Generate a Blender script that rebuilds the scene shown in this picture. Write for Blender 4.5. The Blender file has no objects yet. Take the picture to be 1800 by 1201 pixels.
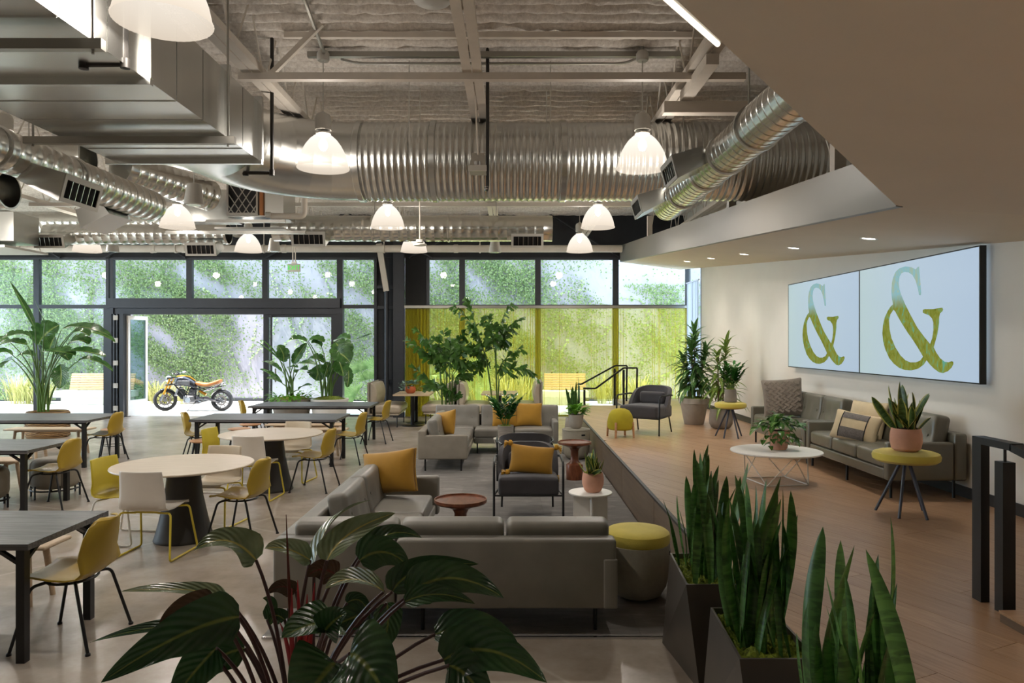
import bpy, bmesh, math, random
from mathutils import Vector, Matrix
import numpy as np
random.seed(7)
rng = np.random.default_rng(7)
PI = math.pi
SC = bpy.context.scene
COL = SC.collection
# ------------------------------------------------------------------ camera
F, EYE = 1280.0, 1.95            # focal length in pixels of the 1800x1201 frame, eye height above the hall floor
cam_d = bpy.data.cameras.new('camera'); cam = bpy.data.objects.new('camera', cam_d); COL.objects.link(cam)
cam_d.sensor_width = 36.0; cam_d.lens = F / 1800 * 36.0; cam_d.clip_start = 0.05; cam_d.clip_end = 200
cam.location = (0, 0, EYE); cam.rotation_euler = (PI / 2, 0, 0)
SC.camera = cam
# ------------------------------------------------------------------ world, sun, exposure
w = bpy.data.worlds.new('sky'); SC.world = w; w.use_nodes = True
bg = w.node_tree.nodes['Background']; bg.inputs[0].default_value = (0.68, 0.81, 1.0, 1); bg.inputs[1].default_value = 5.0
sun_d = bpy.data.lights.new('sun', 'SUN'); sun_d.energy = 10.0; sun_d.angle = math.radians(0.6); sun_d.color = (1, 0.96, 0.9)
sun = bpy.data.objects.new('sun', sun_d); COL.objects.link(sun)
sun.rotation_euler = Vector((0.42, 0.15, -0.89)).to_track_quat('-Z', 'Y').to_euler()
SC.view_settings.view_transform = 'Standard'; SC.view_settings.look = 'None'
SC.view_settings.gamma = 1.0; SC.view_settings.use_curve_mapping = False
SC.view_settings.exposure = 0.58
SC.cycles.max_bounces = 8; SC.cycles.diffuse_bounces = 4; SC.cycles.glossy_bounces = 3
SC.cycles.transmission_bounces = 4; SC.cycles.transparent_max_bounces = 12
SC.cycles.caustics_reflective = False; SC.cycles.caustics_refractive = False
SC.cycles.sample_clamp_indirect = 6.0
LAMP_W, GLOW, DOWN_W = 90.0, .82, 12.0

# ------------------------------------------------------------------ helpers
def px(x, y, Y):                 # a pixel at a known distance in front of the camera
    return Vector(((x - 900) / F * Y, Y, EYE - (y - 600.5) / F * Y))
def gp(x, y, z=0.0):             # a pixel on the level z
    Y = (EYE - z) * F / (y - 600.5)
    return Vector(((x - 900) / F * Y, Y, z))
def lin(c):
    if isinstance(c, str):
        c = [int(c[i:i + 2], 16) / 255 for i in (0, 2, 4)]
    return tuple((v / 12.92 if v <= 0.04045 else ((v + 0.055) / 1.055) ** 2.4) for v in c) + (1,)

class MB:
    def __init__(s): s.v = []; s.f = []; s.e = None; s.t = None
    def add(s, vs, fs):
        n = len(s.v); s.v += [tuple(p) for p in vs]; s.f += [tuple(i + n for i in q) for q in fs]; return s
    def box(s, x0, x1, y0, y1, z0, z1, m=None):
        vs = [Vector(p) for p in ((x0,y0,z0),(x1,y0,z0),(x1,y1,z0),(x0,y1,z0),(x0,y0,z1),(x1,y0,z1),(x1,y1,z1),(x0,y1,z1))]
        if m: vs = [m @ p for p in vs]
        return s.add(vs, ((0,3,2,1),(4,5,6,7),(0,1,5,4),(1,2,6,5),(2,3,7,6),(3,0,4,7)))
    def beam(s, a, b, w=.05, h=.05):          # a box-section bar from a to b
        a, b = Vector(a), Vector(b); d = (b - a).normalized()
        up = Vector((0,0,1)) if abs(d.z) < .95 else Vector((0,1,0))
        sx = d.cross(up).normalized() * w / 2; sy = sx.cross(d).normalized() * h / 2
        vs = [p + i * sx + j * sy for p in (a, b) for i, j in ((-1,-1),(1,-1),(1,1),(-1,1))]
        return s.add(vs, ((3,2,1,0),(4,5,6,7),(0,1,5,4),(1,2,6,5),(2,3,7,6),(3,0,4,7)))
    def tube(s, pts, r=.01, n=8, closed=False, caps=True):
        pts = [Vector(p) for p in pts]; k = len(pts); rs = r if isinstance(r, (list, tuple)) else [r] * k
        rings = []; prev = None
        for i, p in enumerate(pts):
            if closed: d = (pts[(i + 1) % k] - pts[i - 1])
            else: d = pts[min(i + 1, k - 1)] - pts[max(i - 1, 0)]
            d.normalize()
            if prev is None:
                u = d.cross(Vector((0,0,1)) if abs(d.z) < .9 else Vector((1,0,0))).normalized()
            else:
                u = (prev - d * prev.dot(d)).normalized()
            prev = u; vv = d.cross(u)
            rings.append([p + rs[i] * (math.cos(2*PI*j/n) * u + math.sin(2*PI*j/n) * vv) for j in range(n)])
        vs = [q for rg in rings for q in rg]; fs = []
        for i in range(k if closed else k - 1):
            a, b = i * n, ((i + 1) % k) * n
            for j in range(n): fs.append((a + j, a + (j+1) % n, b + (j+1) % n, b + j))
        if caps and not closed:
            fs.append(tuple(range(n - 1, -1, -1))); fs.append(tuple((k-1)*n + j for j in range(n)))
        return s.add(vs, fs)
    def lathe(s, prof, n=24, c=(0,0,0), axis='Z', flute=0, fr=0):
        vs = []; fs = []; k = len(prof); c = Vector(c)
        for (r, z) in prof:
            for j in range(n):
                a = 2*PI*j/n; rr = max(r, 1e-5) * (1 + (fr if (flute and j % 2) else 0))
                x, y = rr*math.cos(a), rr*math.sin(a)
                vs.append(c + Vector({'Z': (x, y, z), 'X': (z, x, y), 'Y': (y, z, x)}[axis]))
        for i in range(k - 1):
            for j in range(n): fs.append((i*n+j, i*n+(j+1)%n, (i+1)*n+(j+1)%n, (i+1)*n+j))
        if prof[0][0] > 1e-4: fs.append(tuple(range(n-1,-1,-1)))
        if prof[-1][0] > 1e-4: fs.append(tuple((k-1)*n+j for j in range(n)))
        return s.add(vs, fs)
    def prism(s, poly, z0, z1):
        k = len(poly); vs = [(x, y, z0) for x, y in poly] + [(x, y, z1) for x, y in poly]
        fs = [tuple(range(k-1,-1,-1)), tuple(range(k, 2*k))] + [(i, (i+1)%k, k+(i+1)%k, k+i) for i in range(k)]
        return s.add(vs, fs)
    def rbox(s, wx, wy, wz, r=.03, n=4, c=(0,0,0), fn=None, m=None):   # rounded box, centred on c
        h = (wx/2, wy/2, wz/2); r = min(r, *h); co = []
        for a in h:
            inner = np.linspace(-(a-r), a-r, n+1).tolist() if a - r > 1e-6 else [0.0]
            e = [a - r + r*math.sin(t) for t in (PI/2, PI/4*1.1, PI/8)]
            co.append([-q for q in e] + inner + e[::-1])
        idx = {}; vs = []; fs = []; c = Vector(c)
        def vert(p):
            k = tuple(round(q, 6) for q in p)
            if k in idx: return idx[k]
            inn = [max(-(h[i]-r), min(h[i]-r, p[i])) for i in range(3)]
            d = Vector([p[i]-inn[i] for i in range(3)])
            q = Vector(inn) + (d.normalized()*r if d.length > 1e-9 else d)
            if fn: q = Vector(fn(q))
            q = (m @ q if m else q) + c
            idx[k] = len(vs); vs.append(q); return idx[k]
        for ax in range(3):
            u, v = (ax+1) % 3, (ax+2) % 3
            for sg in (-1, 1):
                for i in range(len(co[u])-1):
                    for j in range(len(co[v])-1):
                        q = []
                        for (a, b) in ((i,j),(i+1,j),(i+1,j+1),(i,j+1)):
                            p = [0,0,0]; p[ax] = sg*h[ax]; p[u] = co[u][a]; p[v] = co[v][b]; q.append(vert(p))
                        fs.append(tuple(q if sg > 0 else q[::-1]))
        return s.add(vs, fs)
    def grid(s, nu, nv, fn, attr=False):      # fn(u, v) with u, v in 0..1
        vs = [fn(i/nu, j/nv) for j in range(nv+1) for i in range(nu+1)]
        fs = [(j*(nu+1)+i, j*(nu+1)+i+1, (j+1)*(nu+1)+i+1, (j+1)*(nu+1)+i) for j in range(nv) for i in range(nu)]
        if attr:
            s.e = (s.e or []) + [abs(2*i/nu-1) for j in range(nv+1) for i in range(nu+1)]
            s.t = (s.t or []) + [j/nv for j in range(nv+1) for i in range(nu+1)]
        return s.add(vs, fs)
    def mesh(s, name, smooth=True):
        me = bpy.data.meshes.new(name); me.from_pydata(s.v, [], s.f)
        if s.e:
            n = len(s.v)
            for nm, arr in (('e', s.e), ('t', s.t)):
                at = me.attributes.new(nm, 'FLOAT', 'POINT'); at.data.foreach_set('value', (arr + [0.0]*n)[:n])
        if smooth:
            me.polygons.foreach_set('use_smooth', [True]*len(me.polygons))
            try: me.set_sharp_from_angle(angle=math.radians(38))
            except Exception: pass
        me.update(); return me

def O(name, mb, mat=None, parent=None, loc=None, rot=None, smooth=True, solid=0):
    me = mb.mesh(name, smooth) if isinstance(mb, MB) else mb
    o = bpy.data.objects.new(name, me); COL.objects.link(o)
    if mat is not None and not me.materials: me.materials.append(mat)
    if parent is not None: o.parent = parent
    if loc is not None: o.location = loc
    if rot is not None: o.rotation_euler = rot
    if solid:
        md = o.modifiers.new('thickness', 'SOLIDIFY'); md.thickness = solid; md.offset = 0
    return o
def tag(o, label=None, cat=None, group=None, kind=None):
    for k, v in (('label', label), ('category', cat), ('group', group), ('kind', kind)):
        if v: o[k] = v
    return o
def T(name, label, cat, loc=(0,0,0), rz=0.0, group=None):
    o = bpy.data.objects.new(name, None); COL.objects.link(o); o.empty_display_size = .1
    o.location = loc; o.rotation_euler = (0, 0, rz)
    return tag(o, label, cat, group)
def S(name, mb, mat, parent=None, smooth=False):
    o = O(name, mb, mat, parent, smooth=smooth)
    if parent is None: o['kind'] = 'structure'
    return o
def clone(root, loc, rz=0.0, label=None, group=None, scale=None):
    r = root.copy(); COL.objects.link(r); r.location = loc; r.rotation_euler = (0, 0, rz)
    if label: r['label'] = label
    if group: r['group'] = group
    if scale: r.scale = (scale,)*3
    for ch in list(root.children):
        c = ch.copy(); COL.objects.link(c); c.parent = r
        for g in list(ch.children):
            d = g.copy(); COL.objects.link(d); d.parent = c
    return r
def arc(p0, p1, p2, n=8):
    p0, p1, p2 = Vector(p0), Vector(p1), Vector(p2)
    return [(1-t)**2*p0 + 2*t*(1-t)*p1 + t*t*p2 for t in [i/n for i in range(n+1)]]
def fillet(pts, r=.04, n=4):
    pts = [Vector(p) for p in pts]; out = [pts[0]]
    for i in range(1, len(pts)-1):
        a, b, c = pts[i-1], pts[i], pts[i+1]
        ra = min(r, (a-b).length*.45); rc = min(r, (c-b).length*.45)
        out += arc(b + (a-b).normalized()*ra, b, b + (c-b).normalized()*rc, n)
    return out + [pts[-1]]

# ------------------------------------------------------------------ materials
def new_mat(name):
    m = bpy.data.materials.new(name); m.use_nodes = True
    nt = m.node_tree; return m, nt, nt.nodes['Principled BSDF']
def coord(nt, scale=(1,1,1), rot=(0,0,0), kind='Object'):
    tc = nt.nodes.new('ShaderNodeTexCoord'); mp = nt.nodes.new('ShaderNodeMapping')
    mp.inputs['Scale'].default_value = scale; mp.inputs['Rotation'].default_value = rot
    nt.links.new(tc.outputs[kind], mp.inputs['Vector']); return mp.outputs[0]
def world_coord(nt, scale=(1,1,1), rot=(0,0,0)):
    g = nt.nodes.new('ShaderNodeNewGeometry'); mp = nt.nodes.new('ShaderNodeMapping')
    mp.inputs['Scale'].default_value = scale; mp.inputs['Rotation'].default_value = rot
    nt.links.new(g.outputs['Position'], mp.inputs['Vector']); return mp.outputs[0]
def noise(nt, vec, scale=5, detail=3, rough=.55, dist=0):
    n = nt.nodes.new('ShaderNodeTexNoise'); n.inputs['Scale'].default_value = scale
    n.inputs['Detail'].default_value = detail; n.inputs['Roughness'].default_value = rough; n.inputs['Distortion'].default_value = dist
    nt.links.new(vec, n.inputs['Vector']); return n.outputs['Fac']
def ramp(nt, fac, stops):
    r = nt.nodes.new('ShaderNodeValToRGB'); e = r.color_ramp.elements
    while len(e) < len(stops): e.new(.5)
    for q, (p, c) in zip(e, stops): q.position = p; q.color = lin(c) if isinstance(c, str) else c
    nt.links.new(fac, r.inputs[0]); return r.outputs[0]
def mixc(nt, fac, a, b, mode='MIX'):
    n = nt.nodes.new('ShaderNodeMix'); n.data_type = 'RGBA'; n.blend_type = mode
    for sock, val in ((n.inputs[0], fac), (n.inputs[6], a), (n.inputs[7], b)):
        if hasattr(val, 'is_linked'): nt.links.new(val, sock)
        else: sock.default_value = lin(val) if isinstance(val, str) else val
    return n.outputs[2]
def math_n(nt, op, a, b=0.0):
    n = nt.nodes.new('ShaderNodeMath'); n.operation = op
    for sock, val in ((n.inputs[0], a), (n.inputs[1], b)):
        if hasattr(val, 'is_linked'): nt.links.new(val, sock)
        else: sock.default_value = val
    return n.outputs[0]
def bump(nt, bs, h, strength=.2, dist=.01):
    b = nt.nodes.new('ShaderNodeBump'); b.inputs['Strength'].default_value = strength; b.inputs['Distance'].default_value = dist
    nt.links.new(h, b.inputs['Height']); nt.links.new(b.outputs[0], bs.inputs['Normal'])
def mat(name, c, rough=.5, metal=0.0, var=.12, scale=6, bmp=0.0, bscale=60, stretch=(1,1,1), spec=.5, coat=0.0, sheen=0.0, emit=None, es=0.0, dark=None):
    m, nt, b = new_mat(name); v = coord(nt, stretch); base = lin(c)
    lo = lin(dark) if dark else tuple(q*(1-var) for q in base[:3])+(1,)
    hi = tuple(min(1, q*(1+var)) for q in base[:3])+(1,)
    nt.links.new(ramp(nt, noise(nt, v, scale), [(.3, lo), (.7, hi)]), b.inputs['Base Color'])
    b.inputs['Roughness'].default_value = rough; b.inputs['Metallic'].default_value = metal
    b.inputs['Specular IOR Level'].default_value = spec; b.inputs['Coat Weight'].default_value = coat; b.inputs['Sheen Weight'].default_value = sheen
    if bmp: bump(nt, b, noise(nt, v, bscale, 4), bmp, .01)
    if emit: b.inputs['Emission Color'].default_value = lin(emit); b.inputs['Emission Strength'].default_value = es
    return m
def attr(nt, nm):
    a = nt.nodes.new('ShaderNodeAttribute'); a.attribute_name = nm; return a.outputs['Fac']
def leaf_mat(name, c1, c2, mid=None, edge=None, band=0, rough=.35, veins=0, trans=.18):
    m, nt, b = new_mat(name); e, t = attr(nt, 'e'), attr(nt, 't')
    v = coord(nt, (1,1,1)); oi = nt.nodes.new('ShaderNodeObjectInfo')
    col = ramp(nt, noise(nt, v, 9), [(.3, c1), (.72, c2)])
    if band:
        bn = noise(nt, coord(nt, (5, 5, band)), 1.0, 3, .6, .3)
        col = mixc(nt, ramp(nt, bn, [(.44, (0,0,0,1)), (.54, (1,1,1,1))]), col, c2)
    col = mixc(nt, math_n(nt, 'MULTIPLY', oi.outputs['Random'], .55), col, c1)
    if veins:
        s1 = math_n(nt, 'SINE', math_n(nt, 'MULTIPLY', math_n(nt, 'SUBTRACT', math_n(nt, 'MULTIPLY', t, 3.0), e), veins))
        bump(nt, b, s1, .35, .004)
    if mid: col = mixc(nt, ramp(nt, e, [(.03, (1,1,1,1)), (.10, (0,0,0,1))]), col, mid)
    if edge: col = mixc(nt, ramp(nt, e, [(.66, (0,0,0,1)), (.78, (1,1,1,1))]), col, edge)
    nt.links.new(col, b.inputs['Base Color']); b.inputs['Roughness'].default_value = rough
    tr = nt.nodes.new('ShaderNodeBsdfTranslucent'); nt.links.new(col, tr.inputs[0])
    mx = nt.nodes.new('ShaderNodeMixShader'); mx.inputs[0].default_value = trans
    out = nt.nodes['Material Output']
    nt.links.new(b.outputs[0], mx.inputs[1]); nt.links.new(tr.outputs[0], mx.inputs[2]); nt.links.new(mx.outputs[0], out.inputs[0])
    return m
def glass_mat(name, tint='f4faf8', refl=.06):
    m, nt, b = new_mat(name); nt.nodes.remove(b)
    t = nt.nodes.new('ShaderNodeBsdfTransparent'); t.inputs[0].default_value = lin(tint)
    g = nt.nodes.new('ShaderNodeBsdfGlossy'); g.inputs['Roughness'].default_value = .01
    fr = nt.nodes.new('ShaderNodeFresnel'); fr.inputs[0].default_value = 1.45
    mx = nt.nodes.new('ShaderNodeMixShader'); nt.links.new(math_n(nt, 'MULTIPLY', fr.outputs[0], .4), mx.inputs[0])
    nt.links.new(t.outputs[0], mx.inputs[1]); nt.links.new(g.outputs[0], mx.inputs[2]); nt.links.new(mx.outputs[0], nt.nodes['Material Output'].inputs[0])
    return m
def emit_mat(name, c, s):
    m, nt, b = new_mat(name); b.inputs['Base Color'].default_value = lin(c)
    b.inputs['Emission Color'].default_value = lin(c); b.inputs['Emission Strength'].default_value = s; return m
def wood_mat(name, c1, c2, rough=.45, stretch=(1.5, 14, 14), scale=4, rnd=.35, bmp=.05):
    m, nt, b = new_mat(name); v = coord(nt, stretch)
    oi = nt.nodes.new('ShaderNodeObjectInfo'); ad = nt.nodes.new('ShaderNodeVectorMath'); ad.operation = 'ADD'
    nt.links.new(v, ad.inputs[0]); mv = math_n(nt, 'MULTIPLY', oi.outputs['Random'], 37.0); nt.links.new(mv, ad.inputs[1])
    f = noise(nt, ad.outputs[0], scale, 5, .6, .4)
    col = ramp(nt, f, [(.28, c1), (.5, tuple((p+q)/2 for p, q in zip(lin(c1), lin(c2)))), (.72, c2)])
    col = mixc(nt, math_n(nt, 'MULTIPLY', oi.outputs['Random'], rnd), col, c1)
    nt.links.new(col, b.inputs['Base Color']); b.inputs['Roughness'].default_value = rough
    if bmp: bump(nt, b, f, bmp, .004)
    return m

# concrete floor: mottled, with fine cracks and saw cuts
def concrete_floor():
    m, nt, b = new_mat('polished_concrete'); v = world_coord(nt)
    n1 = noise(nt, v, .9, 6, .68); n2 = noise(nt, v, 6, 4)
    col = ramp(nt, n1, [(.3, '807364'), (.48, 'a2968a'), (.68, 'bdb4a8')])
    col = mixc(nt, math_n(nt, 'MULTIPLY', n2, .45), col, '8b7f70')
    wv = nt.nodes.new('ShaderNodeTexVoronoi'); wv.feature = 'DISTANCE_TO_EDGE'; wv.inputs['Scale'].default_value = .22
    nd = nt.nodes.new('ShaderNodeTexNoise'); nd.inputs['Scale'].default_value = .8; nt.links.new(v, nd.inputs['Vector'])
    nt.links.new(mixc(nt, .12, v, nd.outputs['Color']), wv.inputs['Vector'])
    crack = ramp(nt, wv.outputs['Distance'], [(.0, (1,1,1,1)), (.004, (0,0,0,1))])
    col = mixc(nt, math_n(nt, 'MULTIPLY', crack, .4), col, 'c9c0b4')
    nt.links.new(col, b.inputs['Base Color'])
    b.inputs['Roughness'].default_value = .27; return m
def foam():
    m, nt, b = new_mat('sprayed_foam'); v = world_coord(nt)
    n = noise(nt, v, 26, 4, .7); col = ramp(nt, n, [(.25, 'bbb1a7'), (.7, 'e8e1d8')])
    nt.links.new(col, b.inputs['Base Color']); b.inputs['Roughness'].default_value = .95
    bump(nt, b, n, .45, .03); return m
def metal_duct(name, c='d2d2ce', rough=.27):
    m, nt, b = new_mat(name); v = coord(nt, (1,1,1)); n = noise(nt, v, 1.3, 2, .5)
    nt.links.new(ramp(nt, n, [(.3, tuple(q*.9 for q in lin(c)[:3])+(1,)), (.7, lin(c))]), b.inputs['Base Color'])
    b.inputs['Roughness'].default_value = rough; b.inputs['Metallic'].default_value = 1.0; return m
def carpet():
    m, nt, b = new_mat('carpet_tile'); v = world_coord(nt); oi = nt.nodes.new('ShaderNodeObjectInfo')
    n = noise(nt, world_coord(nt, (1.4, 5, 1)), 2.2, 4, .65, .8); f = noise(nt, v, 160, 2)
    col = ramp(nt, n, [(.3, '787471'), (.55, '8f8b87'), (.75, 'aea9a3')])
    col = mixc(nt, math_n(nt, 'MULTIPLY', oi.outputs['Random'], .4), col, '6e6b69')
    col = mixc(nt, math_n(nt, 'MULTIPLY', f, .5), col, '55514e')
    nt.links.new(col, b.inputs['Base Color']); b.inputs['Roughness'].default_value = .95; bump(nt, b, f, .5, .006); return m
def sheer(name, c, tr=.42, tc=None):
    m, nt, b = new_mat(name); nt.nodes.remove(b)
    d = nt.nodes.new('ShaderNodeBsdfDiffuse'); d.inputs[0].default_value = lin(c)
    l = nt.nodes.new('ShaderNodeBsdfTranslucent'); l.inputs[0].default_value = lin(c)
    t = nt.nodes.new('ShaderNodeBsdfTransparent'); t.inputs[0].default_value = lin(tc or c)
    m1 = nt.nodes.new('ShaderNodeMixShader'); m1.inputs[0].default_value = .6
    m2 = nt.nodes.new('ShaderNodeMixShader'); m2.inputs[0].default_value = tr
    nt.links.new(d.outputs[0], m1.inputs[1]); nt.links.new(l.outputs[0], m1.inputs[2])
    nt.links.new(m1.outputs[0], m2.inputs[1]); nt.links.new(t.outputs[0], m2.inputs[2])
    nt.links.new(m2.outputs[0], nt.nodes['Material Output'].inputs[0]); return m
def leather(name, c, rough=.42):
    m, nt, b = new_mat(name); v = coord(nt)
    n = noise(nt, v, 3, 3); base = lin(c)
    nt.links.new(ramp(nt, n, [(.3, tuple(q*.86 for q in base[:3])+(1,)), (.7, tuple(q*1.12 for q in base[:3])+(1,))]), b.inputs['Base Color'])
    b.inputs['Roughness'].default_value = rough
    vo = nt.nodes.new('ShaderNodeTexVoronoi'); vo.inputs['Scale'].default_value = 260; nt.links.new(v, vo.inputs['Vector'])
    bump(nt, b, mixc(nt, .5, vo.outputs['Distance'], n), .12, .004); return m
def stripe_mat(name, c1, c2, k, rough=.8):     # horizontal ribs
    m, nt, b = new_mat(name); w_ = nt.nodes.new('ShaderNodeTexWave'); w_.bands_direction = 'Z'
    w_.inputs['Scale'].default_value = k; w_.inputs['Distortion'].default_value = 1.2; w_.inputs['Detail'].default_value = 2
    nt.links.new(coord(nt), w_.inputs['Vector']); nt.links.new(ramp(nt, w_.outputs['Fac'], [(.2, c1), (.8, c2)]), b.inputs['Base Color'])
    b.inputs['Roughness'].default_value = rough; bump(nt, b, w_.outputs['Fac'], .4, .01); return m

K = dict(
    concrete=concrete_floor(), foam=foam(), duct=metal_duct('galvanised_steel'), duct2=metal_duct('spiral_steel', 'd6d6d1', .22),
    carpet=carpet(), white_steel=mat('cream_painted_steel', 'cfc6ba', .5, var=.05), white=mat('white_lacquer', 'e9e6e0', .4, var=.03),
    frame=mat('charcoal_aluminium', '34363b', .4, .3, var=.06), black=mat('black_steel', '17181a', .42, .2, var=.1),
    darkwall=mat('charcoal_membrane', '26272a', .8, var=.18, scale=3, bmp=.15, bscale=4), wall=mat('warm_white_plaster', 'dedad1', .75, var=.025, scale=2, bmp=.02, bscale=120),
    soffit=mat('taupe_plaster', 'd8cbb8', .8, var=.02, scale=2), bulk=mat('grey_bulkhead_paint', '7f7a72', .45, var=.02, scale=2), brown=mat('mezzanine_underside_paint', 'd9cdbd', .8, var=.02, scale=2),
    base=mat('dark_rubber_base', '2c2a29', .5, var=.06), glass=glass_mat('clear_glass'), glass_blue=glass_mat('tinted_glass', 'd6e8ea'),
    plank=wood_mat('oak_plank', '98775a', 'bb9a7a', .34, (1.2, 16, 16), 3, .55, .03), riser=wood_mat('walnut_riser', '5d4e42', '74634f', .4, (.6, .6, 8), 3, .1),
    curtain=sheer('yellow_sheer', 'e8da46', .70, 'faf6cc'), white_sheer=sheer('white_sheer', 'b4b8c2', .08),
    leather=leather('taupe_leather', '84817a'), leather2=leather('olive_grey_leather', '696558', .3), leather3=leather('tan_leather', 'a79b8a', .36),
    taupe_cloth=mat('taupe_weave', '8d867a', .85, var=.1, bmp=.25, bscale=220), charcoal=mat('charcoal_felt', '3f3d40', .85, var=.1, bmp=.2, bscale=180, sheen=.2),
    mustard=mat('mustard_velvet', 'a87c1e', .8, var=.12, scale=4, bmp=.1, bscale=120, sheen=.25), yellow_felt=mat('yellow_felt', 'cdbc52', .9, var=.08, bmp=.3, bscale=200, sheen=.2), olive_felt=mat('olive_yellow_felt', 'a79a1e', .9, var=.1, bmp=.3, bscale=200),
    shell=mat('mustard_plastic', 'a98d2b', .38, var=.04), shell_y=mat('bright_yellow_plastic', 'c9b636', .38, var=.04), shell_w=mat('off_white_plastic', 'd9d2c8', .38, var=.03), shell_c=mat('cream_plastic', 'cdbfa8', .4, var=.03),
    rod_y=mat('yellow_steel_rod', 'd2bd3c', .35, var=.04), rod_w=mat('white_steel_rod', 'dcdad4', .35, var=.03),
    ash=wood_mat('pale_ash', 'b39b80', 'cdb89c', .45), oak_top=wood_mat('bleached_oak_top', 'b9a893', 'd0c2ae', .35, (1.2, 12, 12), 3, .1, .02), stain=wood_mat('black_stained_oak', '2a2b2e', '77777a', .38, (1.0, 16, 16), 3.2, .1, .25),
    walnut=wood_mat('walnut', '5a2f1d', '8f5638', .3, (6, 1.6, 1.6), 4, .1), beech=wood_mat('warm_beech', 'a87850', 'c69a72', .45),
    terracotta=mat('pink_terracotta', 'cf9c84', .85, var=.12, scale=5, bmp=.1), terra_o=mat('orange_terracotta', 'b8623a', .8, var=.1), cement=mat('pale_cement', 'a9a297', .85, var=.1, scale=7, bmp=.12), cement_d=mat('warm_grey_cement', '857d74', .85, var=.1, scale=7, bmp=.12), stoolgrey=mat('stone_grey_composite', '9c9789', .7, var=.06, scale=30, bmp=.05),
    planter=mat('bronze_grey_metal', '5b554f', .38, .55, var=.07), moss=mat('moss', '6d7a1c', .95, var=.4, scale=40, bmp=1.0, bscale=60, dark='3d4a10'), soil=mat('dark_soil', '2b2118', .95, var=.3, scale=40),
    stem=mat('purple_brown_stem', '4a2e2c', .4, var=.2), stem_g=mat('green_stem', '4c6a2c', .45, var=.2), red=mat('red_sheath', 'a3222c', .35, var=.2), trunk=mat('cane_trunk', '7c6a4e', .7, var=.25, stretch=(1,1,6)),
    l_phil=leaf_mat('philodendron_leaf', '203f24', '416439', mid='6f7d3c', rough=.22, veins=17, trans=.08), l_phil2=leaf_mat('philodendron_young_sheen_leaf', '586848', '929f7a', mid='b4a95c', rough=.22, veins=17, trans=.1), l_phil3=leaf_mat('philodendron_bronze_leaf', '3a2a1e', '55402c', mid='5c2a22', rough=.25, veins=17, trans=.1),  # young leaf colour is lightened, sheen painted into it
    l_snake=leaf_mat('snake_leaf', '1e4116', '4e7c36', band=26, rough=.4, trans=.06), l_snake_y=leaf_mat('variegated_snake_leaf', '1f3d1c', '54743a', edge='b7b45a', band=26, rough=.38, trans=.06),
    l_bird=leaf_mat('bird_of_paradise_leaf', '2c4f26', '5c8a44', mid='8aa055', rough=.2, veins=22, trans=.28), l_palm=leaf_mat('fishtail_leaf', '2c4f22', '62903c', rough=.3, trans=.32),
    l_drac=leaf_mat('dracaena_leaf', '38602e', '6a9650', rough=.32, trans=.18), l_drac_v=leaf_mat('striped_dracaena_leaf', '5d7a30', '86a04a', mid='c2c56e', rough=.34, trans=.2), l_zz=leaf_mat('zz_leaf', '1d4a1c', '3f7d33', rough=.25, trans=.12), l_pothos=leaf_mat('pothos_leaf', '2a5a22', '5f9438', mid='a8bf6a', rough=.3, trans=.15), l_succ=leaf_mat('succulent_leaf', '5d7f72', '8fae9d', rough=.5, trans=.05), l_fan=leaf_mat('fan_palm_leaf', '5f8046', '93ab74', rough=.5, trans=.3), l_fern=leaf_mat('lime_fern_leaf', '4a8a22', '86b83a', rough=.4, trans=.3),
    ivy=leaf_mat('ivy_leaf', '5c7848', 'a2b27e', rough=.6, trans=.3), grass=leaf_mat('straw_grass_blade', '8f9450', 'd2c58a', rough=.6, trans=.3), vine=mat('ivy_stem', '6a6a44', .8, var=.3),
    ext_wall=mat('pale_concrete_wall', '949199', .85, var=.06, scale=1.2, bmp=.05, bscale=30), ext_ground=mat('sunlit_concrete', 'd6d2ca', .8, var=.05, scale=2), cast=mat('cast_concrete', 'b4b3a8', .8, var=.06), slat=wood_mat('cedar_slat', 'ad8560', 'cfaa82', .5),
    basket=stripe_mat('woven_seagrass', '5d4630', 'a8875c', 9), ribpot=stripe_mat('ribbed_grey_pot', '7f7a74', 'a29c94', 14, .7),
    grey_plastic=mat('light_grey_plastic', 'b8b4ac', .5, var=.04), conduit=metal_duct('conduit_steel', 'a5a29b', .4), iron=mat('black_iron_pipe', '2a2724', .5, .3, var=.15),
    rubber=mat('tyre_rubber', '262628', .8, var=.1), chrome=metal_duct('chrome', 'd8d8dc', .12), bike_dark=mat('graphite_paint', '2e3038', .22, .3, var=.05, coat=.6), gold=mat('gold_anodised', 'c9922e', .3, .7, var=.06), tan_seat=mat('tan_saddle_leather', 'b4733c', .5, var=.1), alu=metal_duct('cast_aluminium', '8d8d90', .4),
    knit=mat('taupe_knit', '83786c', .95, var=.12, bmp=.3, bscale=120, sheen=.2), cream=mat('cream_cotton', 'c9b796', .95, var=.08, bmp=.3, bscale=160), greystripe=mat('grey_woven_band', '6e6864', .95, var=.2, scale=60, bmp=.3, bscale=160), tassel=mat('gold_fringe', 'b98a2a', .9, var=.2, scale=60), tassel_w=mat('cream_fringe', 'd9c7a0', .9, var=.1),
)
# ------------------------------------------------------------------ structure
PZ = 0.455                       # raised floor level
PX = 1.358                       # its front edge
WY = 19.0                        # window wall
RX = 4.35                        # right wall
def wx(x): return (x - 900) * WY / F
def wz(y): return EYE - (y - 600.5) * WY / F
S('floor', MB().box(-14.6, 4.65, -3.1, WY + .07, -.2, 0), K['concrete'])
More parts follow.
